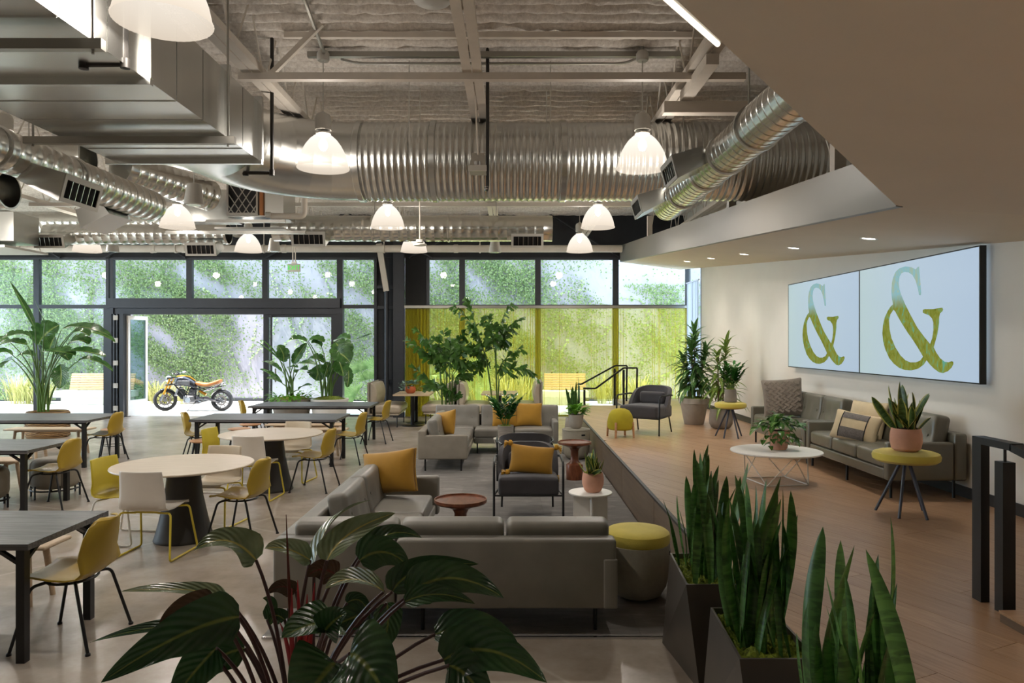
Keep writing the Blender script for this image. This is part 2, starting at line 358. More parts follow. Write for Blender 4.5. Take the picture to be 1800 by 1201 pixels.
# raised floor: slab, riser boards and oak planks laid at 26 degrees
S('floor_raised', MB().box(PX + .02, RX + .3, -3.1, 17.05, 0, PZ - .022).box(2.62, RX + .3, 17.05, 18.9, 0, PZ - .022), K['cement_d'])
plat = bpy.data.objects['floor_raised']
for i in range(10):
    y0 = -3.1 + i * 2.015
    O('riser_board', MB().box(PX, PX + .02, y0, y0 + 2.005, 0, PZ - .002), K['riser'], plat, smooth=False)
O('stair_tread', MB().box(2.29, 2.62, 17.1, 18.3, 0, .303), K['riser'], plat, smooth=False)
O('stair_tread', MB().box(1.96, 2.29, 17.1, 18.3, 0, .152), K['riser'], plat, smooth=False)
O('stair_nosing', MB().box(PX - .004, PX + .03, -3.1, 17.05, PZ - .02, PZ + .003), K['base'], plat, smooth=False)
def clip(poly, a, b, c):         # keep a*x + b*y <= c
    out = []
    for i in range(len(poly)):
        p, q = poly[i - 1], poly[i]; dp, dq = a*p[0]+b*p[1]-c, a*q[0]+b*q[1]-c
        if (dp <= 0) != (dq <= 0):
            t = dp / (dp - dq); out.append((p[0]+t*(q[0]-p[0]), p[1]+t*(q[1]-p[1])))
        if dq <= 0: out.append(q)
    return out
ang = math.radians(26); ux, uy = -math.sin(ang), math.cos(ang); vx, vy = uy, -ux
PW, PL = .225, 2.1
for j in range(-2, 62):
    off = random.uniform(0, PL)
    for i in range(-4, 16):
        s0 = i*PL + off; t0 = j*PW - 3.0
        base_p = [(s0, t0), (s0+PL-.003, t0), (s0+PL-.003, t0+PW-.003), (s0, t0+PW-.003)]
        poly = [(PX + s*ux + t*vx, s*uy + t*vy) for s, t in base_p]
        for a, b, c in ((-1,0,-(PX+.03)),(1,0,RX-.002),(0,-1,-.6),(0,1,17.05)):
            poly = clip(poly, a, b, c)
            if len(poly) < 3: break
        if len(poly) < 3: continue
        cx = sum(p[0] for p in poly)/len(poly); cy = sum(p[1] for p in poly)/len(poly)
        rot = Matrix.Rotation(-(ang + PI/2), 2)
        loc = [tuple(rot @ Vector((p[0]-cx, p[1]-cy))) for p in poly]
        sa = sum(loc[k-1][0]*loc[k][1]-loc[k][0]*loc[k-1][1] for k in range(len(loc)))/2
        if abs(sa) < .004: continue
        if sa < 0: loc = loc[::-1]
        O('plank', MB().prism(loc, 0, .02), K['plank'], plat, (cx, cy, PZ - .0205), (0, 0, ang + PI/2), smooth=False)
O('landing_floor', MB().box(2.625, RX + .25, 17.06, 18.9, PZ - .021, PZ), K['plank'], plat, smooth=False)
# step beside the near handrail
st = T('low_step', 'low oak step beside the black handrail at the right edge', 'step', (2.6, 3.0, PZ))
O('tread', MB().box(0, RX - 2.61, -4, .89, .045, .06), K['plank'], st, smooth=False); O('riser', MB().box(.004, RX - 2.61, -4, .885, 0, .045), K['riser'], st, smooth=False)
# carpet of loose tiles in the seating well
cp = T('carpet', 'grey mottled carpet tiles under the lounge sofas', 'carpet', (0, 0, 0))
tm = MB().box(0, .4975, 0, .4975, 0, .012).mesh('carpet_tile', False); tm.materials.append(K['carpet'])
for i in range(6):
    for j in range(17): O('carpet_tile', tm, None, cp, (-1.64 + i*.4985, 4.79 + j*.4985, .0005))
O('edge_strip', MB().box(-1.64, PX, 4.765, 4.788, 0, .014), K['chrome'], cp, smooth=False)
# walls around
S('wall_right', MB().box(RX, RX + .27, -3.1, 16.4, 0, 5.6), K['wall'])
S('baseboard_right', MB().box(RX - .014, RX, -3.1, 16.4, PZ, PZ + .105), K['base'])
S('wall_left', MB().box(-14.75, -14.6, -3.1, WY + .07, 0, .5).box(-14.75, -14.6, -3.1, WY + .07, 4.1, 5.6).box(-14.75, -14.6, -3.1, 6.38, .5, 4.1), K['wall'])
for k in range(3, 7):               # unseen side windows, added to let daylight in from the left
    y0 = -3.0 + k*3.13
    f = S('window_%d' % (40 + k), MB().box(-14.72, -14.62, y0, y0+.1, .5, 4.1).box(-14.72, -14.62, y0+3.0, y0+3.1, .5, 4.1).box(-14.72, -14.62, y0+.1, y0+3.0, 4.0, 4.1).box(-14.72, -14.62, y0+.1, y0+3.0, .5, .6), K['frame'])
    O('pane', MB().box(-14.68, -14.67, y0+.09, y0+3.01, .58, 4.02), K['glass'], f, smooth=False)
S('ground_side', MB().box(-30, -14.76, -8, WY + .06, -.2, -.01), K['ext_ground'])
S('wall_rear', MB().box(-14.7, RX + .3, -3.25, -3.1, 0, 5.6), K['wall'])
S('wall_front', MB().box(-14.7, 4.7, WY - .03, WY + .12, wz(453), 5.6).box(wx(663), wx(697), WY, WY + .12, 0, wz(453)).box(wx(712), wx(750), WY, WY + .12, 0, wz(453)), K['darkwall'])
S('roof_deck', MB().box(-14.75, RX + .35, -3.2, WY + .12, 5.6, 5.75), K['darkwall'])
# sprayed foam ceiling
CZ = 5.42
nx, ny = 200, 760
X = np.linspace(-14.6, 4.6, nx); Y = np.linspace(-1.0, WY - .02, ny); XX, YY = np.meshgrid(X, Y)
low = sum(np.sin(XX*a + YY*b + c)*d for a, b, c, d in ((1.7,.6,.3,.5),(3.1,-1.1,1.2,.35),(5.3,1.9,2.2,.25),(9.7,.8,.7,.2)))
ph = YY/.205*PI + .5*low
ZZ = CZ - .19*np.abs(np.sin(ph))**.75 - rng.normal(0, .008, XX.shape) - .015*low
me = bpy.data.meshes.new('ceiling')
vs = np.stack([XX, YY, ZZ], -1).reshape(-1, 3); idx = np.arange(nx*ny).reshape(ny, nx)
fc = np.stack([idx[:-1,:-1], idx[1:,:-1], idx[1:,1:], idx[:-1,1:]], -1).reshape(-1, 4)
me.from_pydata(vs.tolist(), [], fc.tolist()); me.polygons.foreach_set('use_smooth', [True]*len(me.polygons)); me.materials.append(K['foam'])
ce = bpy.data.objects.new('ceiling', me); COL.objects.link(ce); ce['kind'] = 'structure'
# soffit, bulkhead and mezzanine underside over the right side
BX = 2.85
def soff(x, y): return EYE + .985 + .0796*(y - 5.365) - .13*(x - BX)
A_, B_ = (BX, 5.365), (4.36, 4.565)
def prism3(lo, dz):              # plan polygon with own heights, given a thickness upward
    k = len(lo); m = MB(); return m.add([tuple(p) for p in lo] + [(p[0], p[1], p[2]+dz) for p in lo], [tuple(range(k)), tuple(range(2*k-1, k-1, -1))] + [(i, k+i, k+(i+1)%k, (i+1)%k) for i in range(k)])
lo = [(x, y, soff(x, y)) for x, y in (A_, B_, (4.36, 18.93), (BX, 18.93))]
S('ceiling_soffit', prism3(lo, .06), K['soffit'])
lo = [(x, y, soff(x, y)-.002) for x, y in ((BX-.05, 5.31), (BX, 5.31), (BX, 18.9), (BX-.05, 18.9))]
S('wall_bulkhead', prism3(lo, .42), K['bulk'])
def brn(x): return EYE + .985 - .173*(x - BX)
C_ = (BX - 2.19*1.5, 5.365 - 2.455*1.5)
lo = [(x, y, brn(x)) for x, y in (C_, A_)] + [(4.36, 4.565, soff(4.36, 4.565)), (4.36, -3.0, brn(4.36)), (C_[0], -3.0, brn(C_[0]))]
lo = [lo[0], lo[4], lo[3], lo[2], lo[1]]
S('ceiling_mezzanine', prism3(lo[::-1], .45), K['brown'])
# ---------------- window wall
def window(i, x0, x1, y0, y1, t=5, pane='glass', dep=.06):
    X0, X1, Z0, Z1, b = wx(x0), wx(x1), max(wz(y1), 0), wz(y0), t*WY/F
    m = MB().box(X0, X0+b, WY-dep, WY+dep, Z0, Z1).box(X1-b, X1, WY-dep, WY+dep, Z0, Z1).box(X0+b, X1-b, WY-dep, WY+dep, Z1-b*.8, Z1).box(X0+b, X1-b, WY-dep, WY+dep, Z0, Z0+b*.5)
    f = S('window_%d' % i, m, K['frame'])
    O('pane', MB().box(X0+b-.005, X1-b+.005, WY-.006, WY+.006, Z0+b*.4, Z1-b*.7), K[pane], f, smooth=False)
wi = 1
for (x0, x1) in ((-90, 66), (66, 193), (598, 663), (750, 812.5), (812.5, 945.5), (945.5, 1082), (1082, 1213)):
    window(wi, x0, x1, 453, 538.5); wi += 1; window(wi, x0, x1, 538.5, 733); wi += 1
for (x0, x1) in ((196, 334), (334, 467), (467, 598)):
    window(wi, x0, x1, 453, 528); wi += 1
S('trim_1', MB().box(wx(193), wx(600), WY-.16, WY+.1, wz(542), wz(525)), K['frame'])
S('trim_2', MB().box(wx(200), wx(596), WY-.10, WY+.1, wz(553), wz(542.2)), K['frame'])
S('trim_3', MB().box(wx(187), wx(204), WY-.14, WY+.1, 0, wz(542.2)).box(wx(591), wx(604), WY-.12, WY+.1, 0, wz(542.2)), K['frame'])
# fixed slider at the right of the opening
d2 = S('door_2', MB().box(wx(464), wx(473), WY-.05, WY+.05, 0, wz(553)).box(wx(583), wx(590.5), WY-.05, WY+.05, 0, wz(553)).box(wx(473), wx(583), WY-.05, WY+.05, 0, .07).box(wx(473), wx(583), WY-.05, WY+.05, wz(558), wz(553)), K['frame'])
O('pane', MB().box(wx(472.5), wx(583.5), WY-.006, WY+.006, .06, wz(557)), K['glass'], d2, smooth=False)
O('stile', MB().box(wx(477), wx(480), WY-.1, WY-.05, 0, wz(555)), K['frame'], d2, smooth=False)
O('handle', MB().beam((wx(487), WY-.12, .9), (wx(487), WY-.12, 1.25), .03, .03), K['chrome'], d2, smooth=False)
# folding leaf standing open at the left of the opening, stacked frames beside it
d1 = S('door_1', MB().box(0, .08, 0, .05, .02, 2.62).box(.68, .76, 0, .05, .02, 2.62).box(.08, .68, 0, .05, .02, .42).box(.08, .68, 0, .05, 2.52, 2.62), K['white'])
d1.location = (wx(231), WY - .16, 0); d1.rotation_euler = (0, 0, math.radians(80))
O('pane', MB().box(.075, .685, .02, .032, .41, 2.53), K['glass_blue'], d1, smooth=False)
fold = S('door_3', MB().box(wx(205), wx(209), WY-.35, WY+.05, 0, wz(553)).box(wx(211), wx(214), WY-.35, WY+.05, 0, wz(553)).box(wx(216.5), wx(219), WY-.35, WY+.05, 0, wz(553)).box(wx(221.5), wx(228), WY-.33, WY+.05, 0, wz(553)), K['frame'])
for k in range(5): O('hinge', MB().box(wx(212.5), wx(220), WY-.37, WY-.34, .18 + k*.58, .30 + k*.58), K['grey_plastic'], fold, smooth=False)
# dark bay with column, braces and conduit between the windows
S('column_1', MB().box(wx(697), wx(712), WY-.35, WY-.02, 0, 4.75).box(wx(695), wx(714), WY-.36, WY-.33, 0, 4.75), K['frame'])
for k, y in enumerate((505, 541, 670)):
    S('trim_%d' % (4+k), MB().box(wx(664), wx(697), WY-.10, WY, wz(y)-.04, wz(y)+.04), K['frame'])
cd = T('wall_conduit', 'grey vertical pipe with bent top in the dark bay beside the column', 'pipe', (wx(682), WY-.22, 0))
O('pipe', MB().tube([(0,0,0), (0,0,3.25)], .055, 10), K['frame'], cd); O('elbow', MB().beam((0,0,3.25), (-.16,-.2,4.45), .14, .1), K['white_steel'], cd, smooth=False)
for k, (xa, xb) in enumerate(((-30, 110), (180, 330), (330, 190), (610, 470), (610, 760), (870, 720), (960, 1090), (1230, 1100))):
    O('wind_brace', MB().beam((wx(xa), WY-.12, 5.3), (wx(xb), WY-.12, 4.12), .09, .03), K['frame'], bpy.data.objects['wall_front'], smooth=False)
# alcove beside the right wall with side window and white sheer
S('wall_alcove', MB().box(4.5, 4.62, 16.4, 17.3, 0, 5.6).box(4.5, 4.62, 17.3, 19, 4.0, 5.6), K['wall'])
wf = S('window_30', MB().box(4.5, 4.6, 17.3, 17.38, PZ, 4.0).box(4.5, 4.6, 18.85, 18.95, PZ, 4.0).box(4.5, 4.6, 17.38, 18.85, 3.92, 4.0).box(4.5, 4.6, 17.38, 18.85, PZ, PZ+.06), K['frame'])
O('pane', MB().box(4.54, 4.55, 17.37, 18.86, PZ, 3.95), K['glass'], wf, smooth=False)
def drape(x0, y0, x1, y1, z0, z1, waves, amp, seed, nz=8):     # omega-shaped folds, so the cloth doubles over itself
    r_ = random.Random(seed); n = waves*16; L = math.hypot(x1-x0, y1-y0); tx, ty = (x1-x0)/L, (y1-y0)/L
    ph_ = [r_.uniform(.5, 1.3) for _ in range(waves+2)]; lam = L/waves; sk = [r_.uniform(-.18, .18) for _ in range(waves+2)]
    def fn(u, v):
        k = u*waves; i_ = int(k); f_ = k-i_; am_ = ph_[i_]*(1-f_)+ph_[i_+1]*f_; s_ = sk[i_]*(1-f_)+sk[i_+1]*f_
        a = amp*am_*math.sin(2*PI*k) * (.8+.2*(1-v)); d = L*u + lam*(.15*am_*math.sin(4*PI*k) + s_*math.sin(2*PI*k*.5)) * (.85+.15*(1-v)) * (1 if 0 < u < 1 else 0)
        return (x0+tx*d - ty*a, y0+ty*d + tx*a, z0+(z1-z0)*v)
    return MB().grid(n, nz, fn)
sr = T('sheer_curtain', 'white sheer curtain in the corner window beside the right wall', 'curtain', (4.44, 17.35, PZ))
O('fabric', drape(0, 0, 0, 1.15, .03, 2.95, 8, .03, 3), K['white_sheer'], sr); O('rail', MB().beam((0, -.05, 2.97), (0, 1.2, 2.97), .03, .03), K['chrome'], sr, smooth=False)
yc = T('yellow_curtain', 'long sheer yellow curtain hanging across the right windows', 'curtain', (0, 18.62, 0))
s_ = 18.62/F
for k, (a, b, n, am) in enumerate(((712, 762, 8, .055), (762, 1060, 27, .042), (1060, 1209, 13, .042))):
    z0 = .03 if b < 1040 else .03
    if k == 2: z0 = PZ + .02
    if k == 1: b = 1036
    if k == 2: a = 1078
    O('curtain_panel', drape((a-900)*s_, 0, (b-900)*s_, 0, z0, 2.80, n, am, 10+k), K['curtain'], yc)
O('curtain_panel', drape((1036-900)*s_, .0, (1078-900)*s_, 0, PZ+.02, 2.80, 4, .042, 15), K['curtain'], yc)
O('curtain_track', MB().box((711-900)*s_, (1210-900)*s_, -.04, .04, 2.80, 2.87), K['conduit'], yc, smooth=False)
# ---------------- outside: paving, wall, ivy
S('ground_outside', MB().box(-30, 24, WY + .07, 24.1, -.2, -.01), K['ext_ground'])
S('wall_garden', MB().box(-30, 24, 24.0, 24.3, -.2, 7.0), K['ext_wall'])
S('trim_20', MB().box(-30, 24, 23.95, 24.0, -.05, .08), K['frame'])
# ------------------------------------------------------------------ trusses
TZ = 4.65
wm = MB().tube([(0,0,0), (0,.42,.68)], .011, 6).mesh('web_rod'); wm2 = MB().tube([(0,0,.68), (0,.42,0)], .011, 6).mesh('web_rod')
for q in (wm, wm2): q.materials.append(K['white_steel'])
names = {-9.3: 'far left', -7.07: 'third from the left', -4.84: 'above the left spiral duct', -2.61: 'left of the twin front pendants', -.40: 'down the middle of the view', 1.85: 'right, behind the right front pendant', 4.08: 'over the right bulkhead'}
for x, nm in names.items():
    t = T('roof_truss', 'cream open-web steel roof truss, ' + nm, 'truss', (x, 0, TZ), 0, 'roof trusses')
    for sx in (-.052, .052):
        O('bottom_chord', MB().box(sx-.045, sx+.045, -.5, WY-.1, 0, .012).box(sx-.045 if sx < 0 else sx+.035, sx-.035 if sx < 0 else sx+.045, -.5, WY-.1, .012, .075), K['white_steel'], t, smooth=False)
    O('top_chord', MB().box(-.08, .08, -.5, WY-.1, .68, .74), K['white_steel'], t, smooth=False)
    for k in range(21):
        y = .8 + k*.86
        O('web_rod', wm, None, t, (0, y, .02)); O('web_rod', wm2, None, t, (0, y+.43, .02))
tube_at = [(7.35, -2.75, 2.35, 0.0), (14.2, -9.4, 2.6, 0.0)]
for k, (y, a, b, dz) in enumerate(tube_at):
    tag(O('cross_tube', MB().beam((a, y, TZ-.03), (b, y, TZ-.03), .08, .07), K['white_steel'], smooth=False), ('long cream cross tube under the trusses in front of the big duct', 'long cream cross tube under the trusses far behind the big duct')[k], 'beam', 'roof cross tubes')
tag(O('bracket_beam', MB().box(1.62, 2.75, 7.75, 7.87, TZ-.26, TZ-.14), K['white_steel'], smooth=False), 'short cream hanger beam beside the upper right spiral duct', 'beam')
tag(O('bracket_beam', MB().box(1.80, 1.92, 6.75, 7.80, TZ-.13, TZ-.03), K['white_steel'], smooth=False), 'cream box beam with open end right of the pendant', 'beam')
tag(O('diagonal_brace', MB().beam((-2.5, 7.45, TZ), (-1.95, 7.45, 5.2), .05, .05), K['white_steel'], smooth=False), 'cream diagonal brace from truss up to the foam ceiling', 'brace')
for k, (x0, x1, y, z, w_, mt) in enumerate(((-2.4, 3.4, 7.68, 5.18, .05, 'white_steel'), (-2.3, 1.9, 8.2, 5.18, .06, 'conduit'))):
    tag(O('ceiling_channel', MB().box(x0, x1, y-w_/2, y+w_/2, z-.03, z+.03), K[mt], smooth=False), ('cream channel along the foam ceiling near the top', 'grey steel channel along the foam ceiling')[k], 'channel')
tag(O('electrical_conduit', MB().tube(fillet([(-1.95, 8.3, 5.17), (-1.75, 8.3, 5.12), (1.3, 8.3, 5.12), (1.45, 8.2, 5.17)], .1), .014, 6), K['conduit']), 'thin conduit running between the two front pendant lamps', 'conduit')
tag(O('electrical_conduit', MB().tube([(-1.75, 5.2, 5.14), (-2.08, 8.05, 5.14)], .02, 6), K['conduit']), 'dark conduit running up from the left front pendant', 'conduit')
# cream columns and stays standing on the bulkhead
for k, (x, y, z0, z1, lb) in enumerate(((2.93, 9.72, soff(BX, 9.72)+.35, 4.62, 'cream steel hanger post behind the right spiral duct'), (2.93, 6.55, soff(BX, 6.55)+.36, 4.4, 'cream steel hanger post at the mezzanine edge'), (2.93, 15.5, soff(BX, 15.5)+.36, 4.62, 'cream steel hanger post at the far end of the bulkhead'))):
    t = T('hanger_post', lb, 'post', (x, y, z0), 0, 'hanger posts'); O('shaft', MB().box(-.05, .05, -.05, .05, 0, z1-z0), K['white_steel'], t, smooth=False)
    O('stay_rod', MB().tube([(0, 0, .05), (.35, 1.2, .95)], .014, 6), K['white_steel'], t); O('turnbuckle', MB().lathe([(0,-.06),(.03,-.05),(.03,.05),(0,.06)], 8, (.0,0,.12)), K['white_steel'], t)
# ------------------------------------------------------------------ ducts
def spiral(a, b, r, pitch, n=28, rib=.0035):
    a, b = Vector(a), Vector(b); L = (b-a).length; m = MB(); prof = []
    z = 0.0
    while z < L - pitch:
        prof += ([(r, z), (r, z+pitch*.84), (r+rib, z+pitch*.88), (r+rib, z+pitch*.96)] if rib < .01 else [(r, z), (r, z+pitch*.35), (r+rib*.7, z+pitch*.5), (r+rib, z+pitch*.65), (r+rib*.7, z+pitch*.8)]); z += pitch
    prof += [(r, z), (r, L), (r-.02, L), (r-.03, L-.3)]
    m.lathe(prof, n); q = (b-a).to_track_quat('Z', 'Y').to_matrix().to_4x4()
    m.v = [tuple(q @ Vector(p) + a) for p in m.v]; return m
def register(w_=.62, d_=.34, h_=.22, lid=True):    # wedge-shaped outlet with a louvred mouth, facing -y, hung under a duct
    body = MB().add([(-w_/2, 0, -.02), (w_/2, 0, -.02), (w_/2, -d_, -h_*.55), (-w_/2, -d_, -h_*.55), (-w_/2, .12, -.18), (w_/2, .12, -.18), (w_/2, -d_*.8, -h_-.16), (-w_/2, -d_*.8, -h_-.16)],
        [(0,1,2,3), (7,6,5,4), (0,4,5,1), (1,5,6,2), (3,7,4,0)])
    fr = MB(); slots = []
    y0, z0, y1, z1 = -d_, -h_*.55, -d_*.8, -h_-.16
    def P(u, v, o=0): return (-w_/2 + w_*u, y0+(y1-y0)*v - o, z0+(z1-z0)*v)
    for (u0, u1, v0, v1) in ((0,1,0,.2),(0,1,.85,1),(0,.07,.2,.85),(.93,1,.2,.85)):
        fr.add([P(u0,v0,.01), P(u1,v0,.01), P(u1,v1,.01), P(u0,v1,.01), P(u0,v0), P(u1,v0), P(u1,v1), P(u0,v1)], ((0,3,2,1),(0,1,5,4),(1,2,6,5),(2,3,7,6),(3,0,4,7)))
    back = MB().add([P(.05,.15,-.04), P(.95,.15,-.04), P(.95,.9,-.04), P(.05,.9,-.04)], [(0,1,2,3)])
    vanes = [MB().add([P(u,.2,.004), P(u+.012,.2,.004), P(u+.012,.85,.004), P(u,.85,.004), P(u,.2,-.04), P(u+.012,.2,-.04), P(u+.012,.85,-.04), P(u,.85,-.04)], ((0,3,2,1),(0,1,5,4),(1,2,6,5),(2,3,7,6),(3,0,4,7))) for u in (.22,.37,.52,.67,.82)]
    return body, fr, back, vanes
def add_register(parent, loc, rz, flip=False, sc=1.0):
    b, f, bk, vn = register()
    o = O('outlet_box', b, K['duct'], parent, loc, (0, 0, rz), smooth=False); o.scale = (sc,)*3
    O('outlet_frame', f, K['grey_plastic'], o, smooth=False); O('outlet_shadow', bk, K['black'], o, smooth=False)
    for v in vn: O('vane', v, K['duct'], o, smooth=False)
    return o
def ring(parent, c, r, axis='X', w_=.03):
    O('collar', MB().lathe([(r, -w_), (r+.012, -w_*.8), (r+.012, w_*.8), (r, w_)], 28, c, axis), K['duct'], parent)
# the big duct: rectangular run, transition, elbow and corrugated round run
big = T('supply_duct', 'large galvanised air duct, rectangular at left, turning into a wide corrugated pipe', 'duct', (0, 0, 0))
DC, DR, DY = EYE + 2.22, .47, 9.0          # round run: centre height, radius, distance
for k, (ya, yb, zt) in enumerate(((-.6, 3.0, .56), (3.0, 4.85, .56), (4.85, 6.2, .56), (6.2, 7.0, .56))):
    x0, x1, z0 = -3.86, -2.44, EYE + 1.75
    m = MB()
    n = max(2, int((yb-ya)/.38)); ys = [ya + (yb-ya)*i/n for i in range(n+1)]
    for i in range(n):                       # cross-broken sheets with standing beads
        m.box(x0, x1, ys[i]+.006, ys[i+1]-.006, z0, z0+zt); m.box(x0+.01, x1-.01, ys[i+1]-.008, ys[i+1]+.004, z0-.006 if i < n-1 else z0, z0+zt+.004)
    O('rectangular_section', m, K['duct'], big, smooth=False)
    O('flange', MB().box(x0-.04, x1+.04, yb-.02, yb+.02, z0-.045, z0).box(x0-.04, x1+.04, yb-.02, yb+.02, z0+zt, z0+zt+.045).box(x0-.045, x0, yb-.02, yb+.02, z0, z0+zt).box(x1, x1+.045, yb-.02, yb+.02, z0, z0+zt), K['duct'], big, smooth=False)
for k, y in enumerate((4.1, 6.05)):
    O('trapeze_bar', MB().box(-4.05, -2.3, y-.025, y+.025, EYE+1.64, EYE+1.70), K['conduit'], big, smooth=False)
    for sx in (-3.98, -2.36): O('hanger_rod', MB().tube([(sx, y, EYE+1.62), (sx, y, 5.4)], .009, 6), K['conduit'], big)
def loft(sections):
    m = MB(); n = len(sections[0]); vs = [p for s in sections for p in s]
    return m.add(vs, [(i*n+j, i*n+(j+1)%n, (i+1)*n+(j+1)%n, (i+1)*n+j) for i in range(len(sections)-1) for j in range(n)])
N = 32
def sec(t, c, d):                # blend rectangle -> circle; c centre, d heading (unit, horizontal)
    side = Vector((d.y, -d.x, 0)); out = []
    for j in range(N):
        a = 2*PI*(j+.5)/N; ca, sa = math.cos(a), math.sin(a); q = max(abs(ca), abs(sa))
        rx, rz = ca/q*.71, sa/q*.28; cx_, cz_ = ca*DR, sa*DR
        out.append(c + side*(rx*(1-t)+cx_*t) + Vector((0,0,1))*(rz*(1-t)+cz_*t))
    return out
c0 = Vector((-3.15, 7.02, EYE+2.03)); c1 = Vector((-3.15, 7.75, DC))
tr = [sec(t, c0.lerp(c1, t), Vector((0,1,0))) for t in (0, .25, .5, .75, 1)]
O('transition_section', loft(tr), K['duct'], big)
R_ = DY - 7.75
gores = 6
for g in range(gores):
    a0, a1 = PI/2*g/gores, PI/2*(g+1)/gores; ss = []
    for a in (a0, (a0+a1)/2, a1):
        c = Vector((-3.15 + R_ - R_*math.cos(a), 7.75 + R_*math.sin(a), DC)); ss.append(sec(1, c, Vector((math.sin(a), math.cos(a), 0))))
    O('elbow_gore', loft(ss), K['duct'], big)
xr0 = -3.15 + R_
O('round_section', spiral((xr0, DY, DC), (4.3, DY, DC), DR, .076, 44, .0125), K['duct'], big)
for x in (xr0+.05, -.95, .62, 2.2): ring(big, (x, DY, DC), DR+.012, 'X', .04)
for x in (-1.2, .45, 2.0):
    for q in (-1, 1): O('hanger_strap', MB().box(x-.006, x+.006, DY+q*(DR+.028)-.002, DY+q*(DR+.028)+.002, DC, 5.35), K['duct'], big, smooth=False)
# small spiral ducts running along the view
def duct_run(label, a, b, r, pitch, outlets=(), rings=(), name='spiral_duct', hang=()):
    t = T(name, label, 'duct', (0,0,0), 0, 'spiral air ducts')
    O('pipe', spiral(a, b, r, pitch), K['duct2'], t)
    ax = 'Y' if abs(a[1]-b[1]) > abs(a[0]-b[0]) else 'X'
    for (loc, rz, s) in outlets: add_register(t, loc, rz, sc=s)
    for c in rings: ring(t, c, r+.004, ax, .02)
    for h in hang: O('hanger_rod', MB().tube([h, (h[0], h[1], 5.4)], .008, 6), K['conduit'], t)
    return t
zr = EYE + 1.56
duct_run('spiral duct with two side outlets beside the mezzanine at upper right', (1.79, 4.2, zr), (1.79, 8.4, zr), .165, .11,
    [((1.60, 6.35, zr+.10), -PI/2, .75), ((1.60, 8.0, zr+.10), -PI/2, .75)], [(1.79, y, zr) for y in (5.3, 6.05, 6.7, 7.6)], hang=[(1.79, 5.5, zr+.16)])
zl = EYE + 1.66
duct_run('spiral duct with a louvred outlet at upper left', (-4.43, 3.0, zl), (-4.43, 8.95, zl), .185, .15,
    [((-4.28, 6.75, zl-.05), PI/2, .95), ((-4.55, 8.3, zl-.1), -PI/2, .8)], [(-4.43, y, zl) for y in (5.2, 6.2, 7.3)], hang=[(-4.55, 6.0, zl), (-4.4, 7.4, zl+.18)])
duct_run('spiral duct slanting below the large duct elbow', (-5.7, 10.6, EYE+2.55), (-5.02, 12.1, EYE+2.42), .25, .15)
duct_run('bronze-lit horizontal spiral duct behind the left pendant', (-10.2, 10.4, EYE+2.62), (-6.05, 10.4, EYE+2.62), .25, .22, hang=[(-6.3, 10.4, EYE+2.6), (-6.9, 10.4, EYE+2.6), (-7.2, 10.4, EYE+2.6)])
zb = EYE + 2.14
duct_run('long horizontal spiral duct with two outlets above the centre windows', (-4.5, 13.8, zb), (.76, 13.8, zb), .245, .17,
    [((-3.72, 13.6, zb-.02), 0, 1.0), ((.28, 13.6, zb-.06), 0, .95)], [(-2.6, 13.8, zb), (-1.2, 13.8, zb)], hang=[(-1.75, 13.8, zb), (-.3, 13.8, zb), (-2.6, 13.8, zb)])
duct_run('horizontal spiral duct with two outlets above the left windows', (-9.2, 14.4, EYE+2.12), (-5.6, 14.4, EYE+2.12), .20, .17,
    [((-8.85, 14.2, EYE+2.15), 0, .95), ((-5.95, 14.2, EYE+2.0), 0, .95)], hang=[(-8.0, 14.4, EYE+2.1), (-6.6, 14.4, EYE+2.1)])
duct_run('far horizontal spiral duct behind the left row of outlets', (-12.5, 16.6, EYE+2.72), (-6.6, 16.6, EYE+2.72), .24, .17)
duct_run('short spiral duct stub at the left picture edge', (-7.5, 7.6, EYE+1.58), (-5.25, 7.6, EYE+1.58), .2, .07)
# air handler with filter grille and water pipes
ah = T('air_handler', 'grey air handling unit with black diamond-grille filter below the big duct', 'air handler', (-4.85, 12.4, EYE+2.15))
O('casing', MB().box(.0, .95, .02, .7, -.02, .62).box(-1.0, 0, .3, .7, -.05, .5), K['duct'], ah, smooth=False)
gr = O('filter', MB().box(.03, .5, -.015, .02, .04, .56), K['black'], ah, smooth=False)
for i in range(4):
    O('grille_bar', MB().beam((.03+.13*i, -.02, .04), (min(.5, .03+.13*i+.34), -.02, .04+min(.34, .47-.13*i)*1.5), .014, .014), K['grey_plastic'], gr, smooth=False)
    O('grille_bar', MB().beam((.5-.13*i, -.02, .04), (max(.03, .5-.13*i-.34), -.02, .04+min(.34, .47-.13*i)*1.5), .014, .014), K['grey_plastic'], gr, smooth=False)
O('filter_frame', MB().box(0, .53, -.03, .0, 0, .04).box(0, .53, -.03, 0, .56, .6).box(0, .03, -.03, 0, .04, .56).box(.5, .53, -.03, 0, .04, .56), K['grey_plastic'], ah, smooth=False)
O('coil', MB().box(.56, .62, -.03, .02, 0, .6), K['tan_seat'], ah, smooth=False)
O('support_rail', MB().box(-.35, 1.0, -.05, 0, -.13, -.08).box(-1.1, 1.3, .1, .15, -.3, -.25), K['duct'], ah, smooth=False)
O('drip_pan', MB().box(-.3, .9, .2, .75, -.2, -.17), K['grey_plastic'], ah, smooth=False)
O('water_pipe', MB().tube(fillet([(.75, -.02, -.02), (1.32, -.02, -.02), (1.32, -.02, .42), (.8, -.02, .42)], .09), .052, 10), K['white_steel'], ah)
O('valve', MB().lathe([(0,-.05),(.05,-.04),(.05,.04),(0,.05)], 10, (.72,-.05,.0), 'X'), K['grey_plastic'], ah)
ah2 = T('air_handler', 'grey metal duct box at the left picture edge below the spiral stub', 'air handler', (-9.85, 12.9, EYE+1.7))
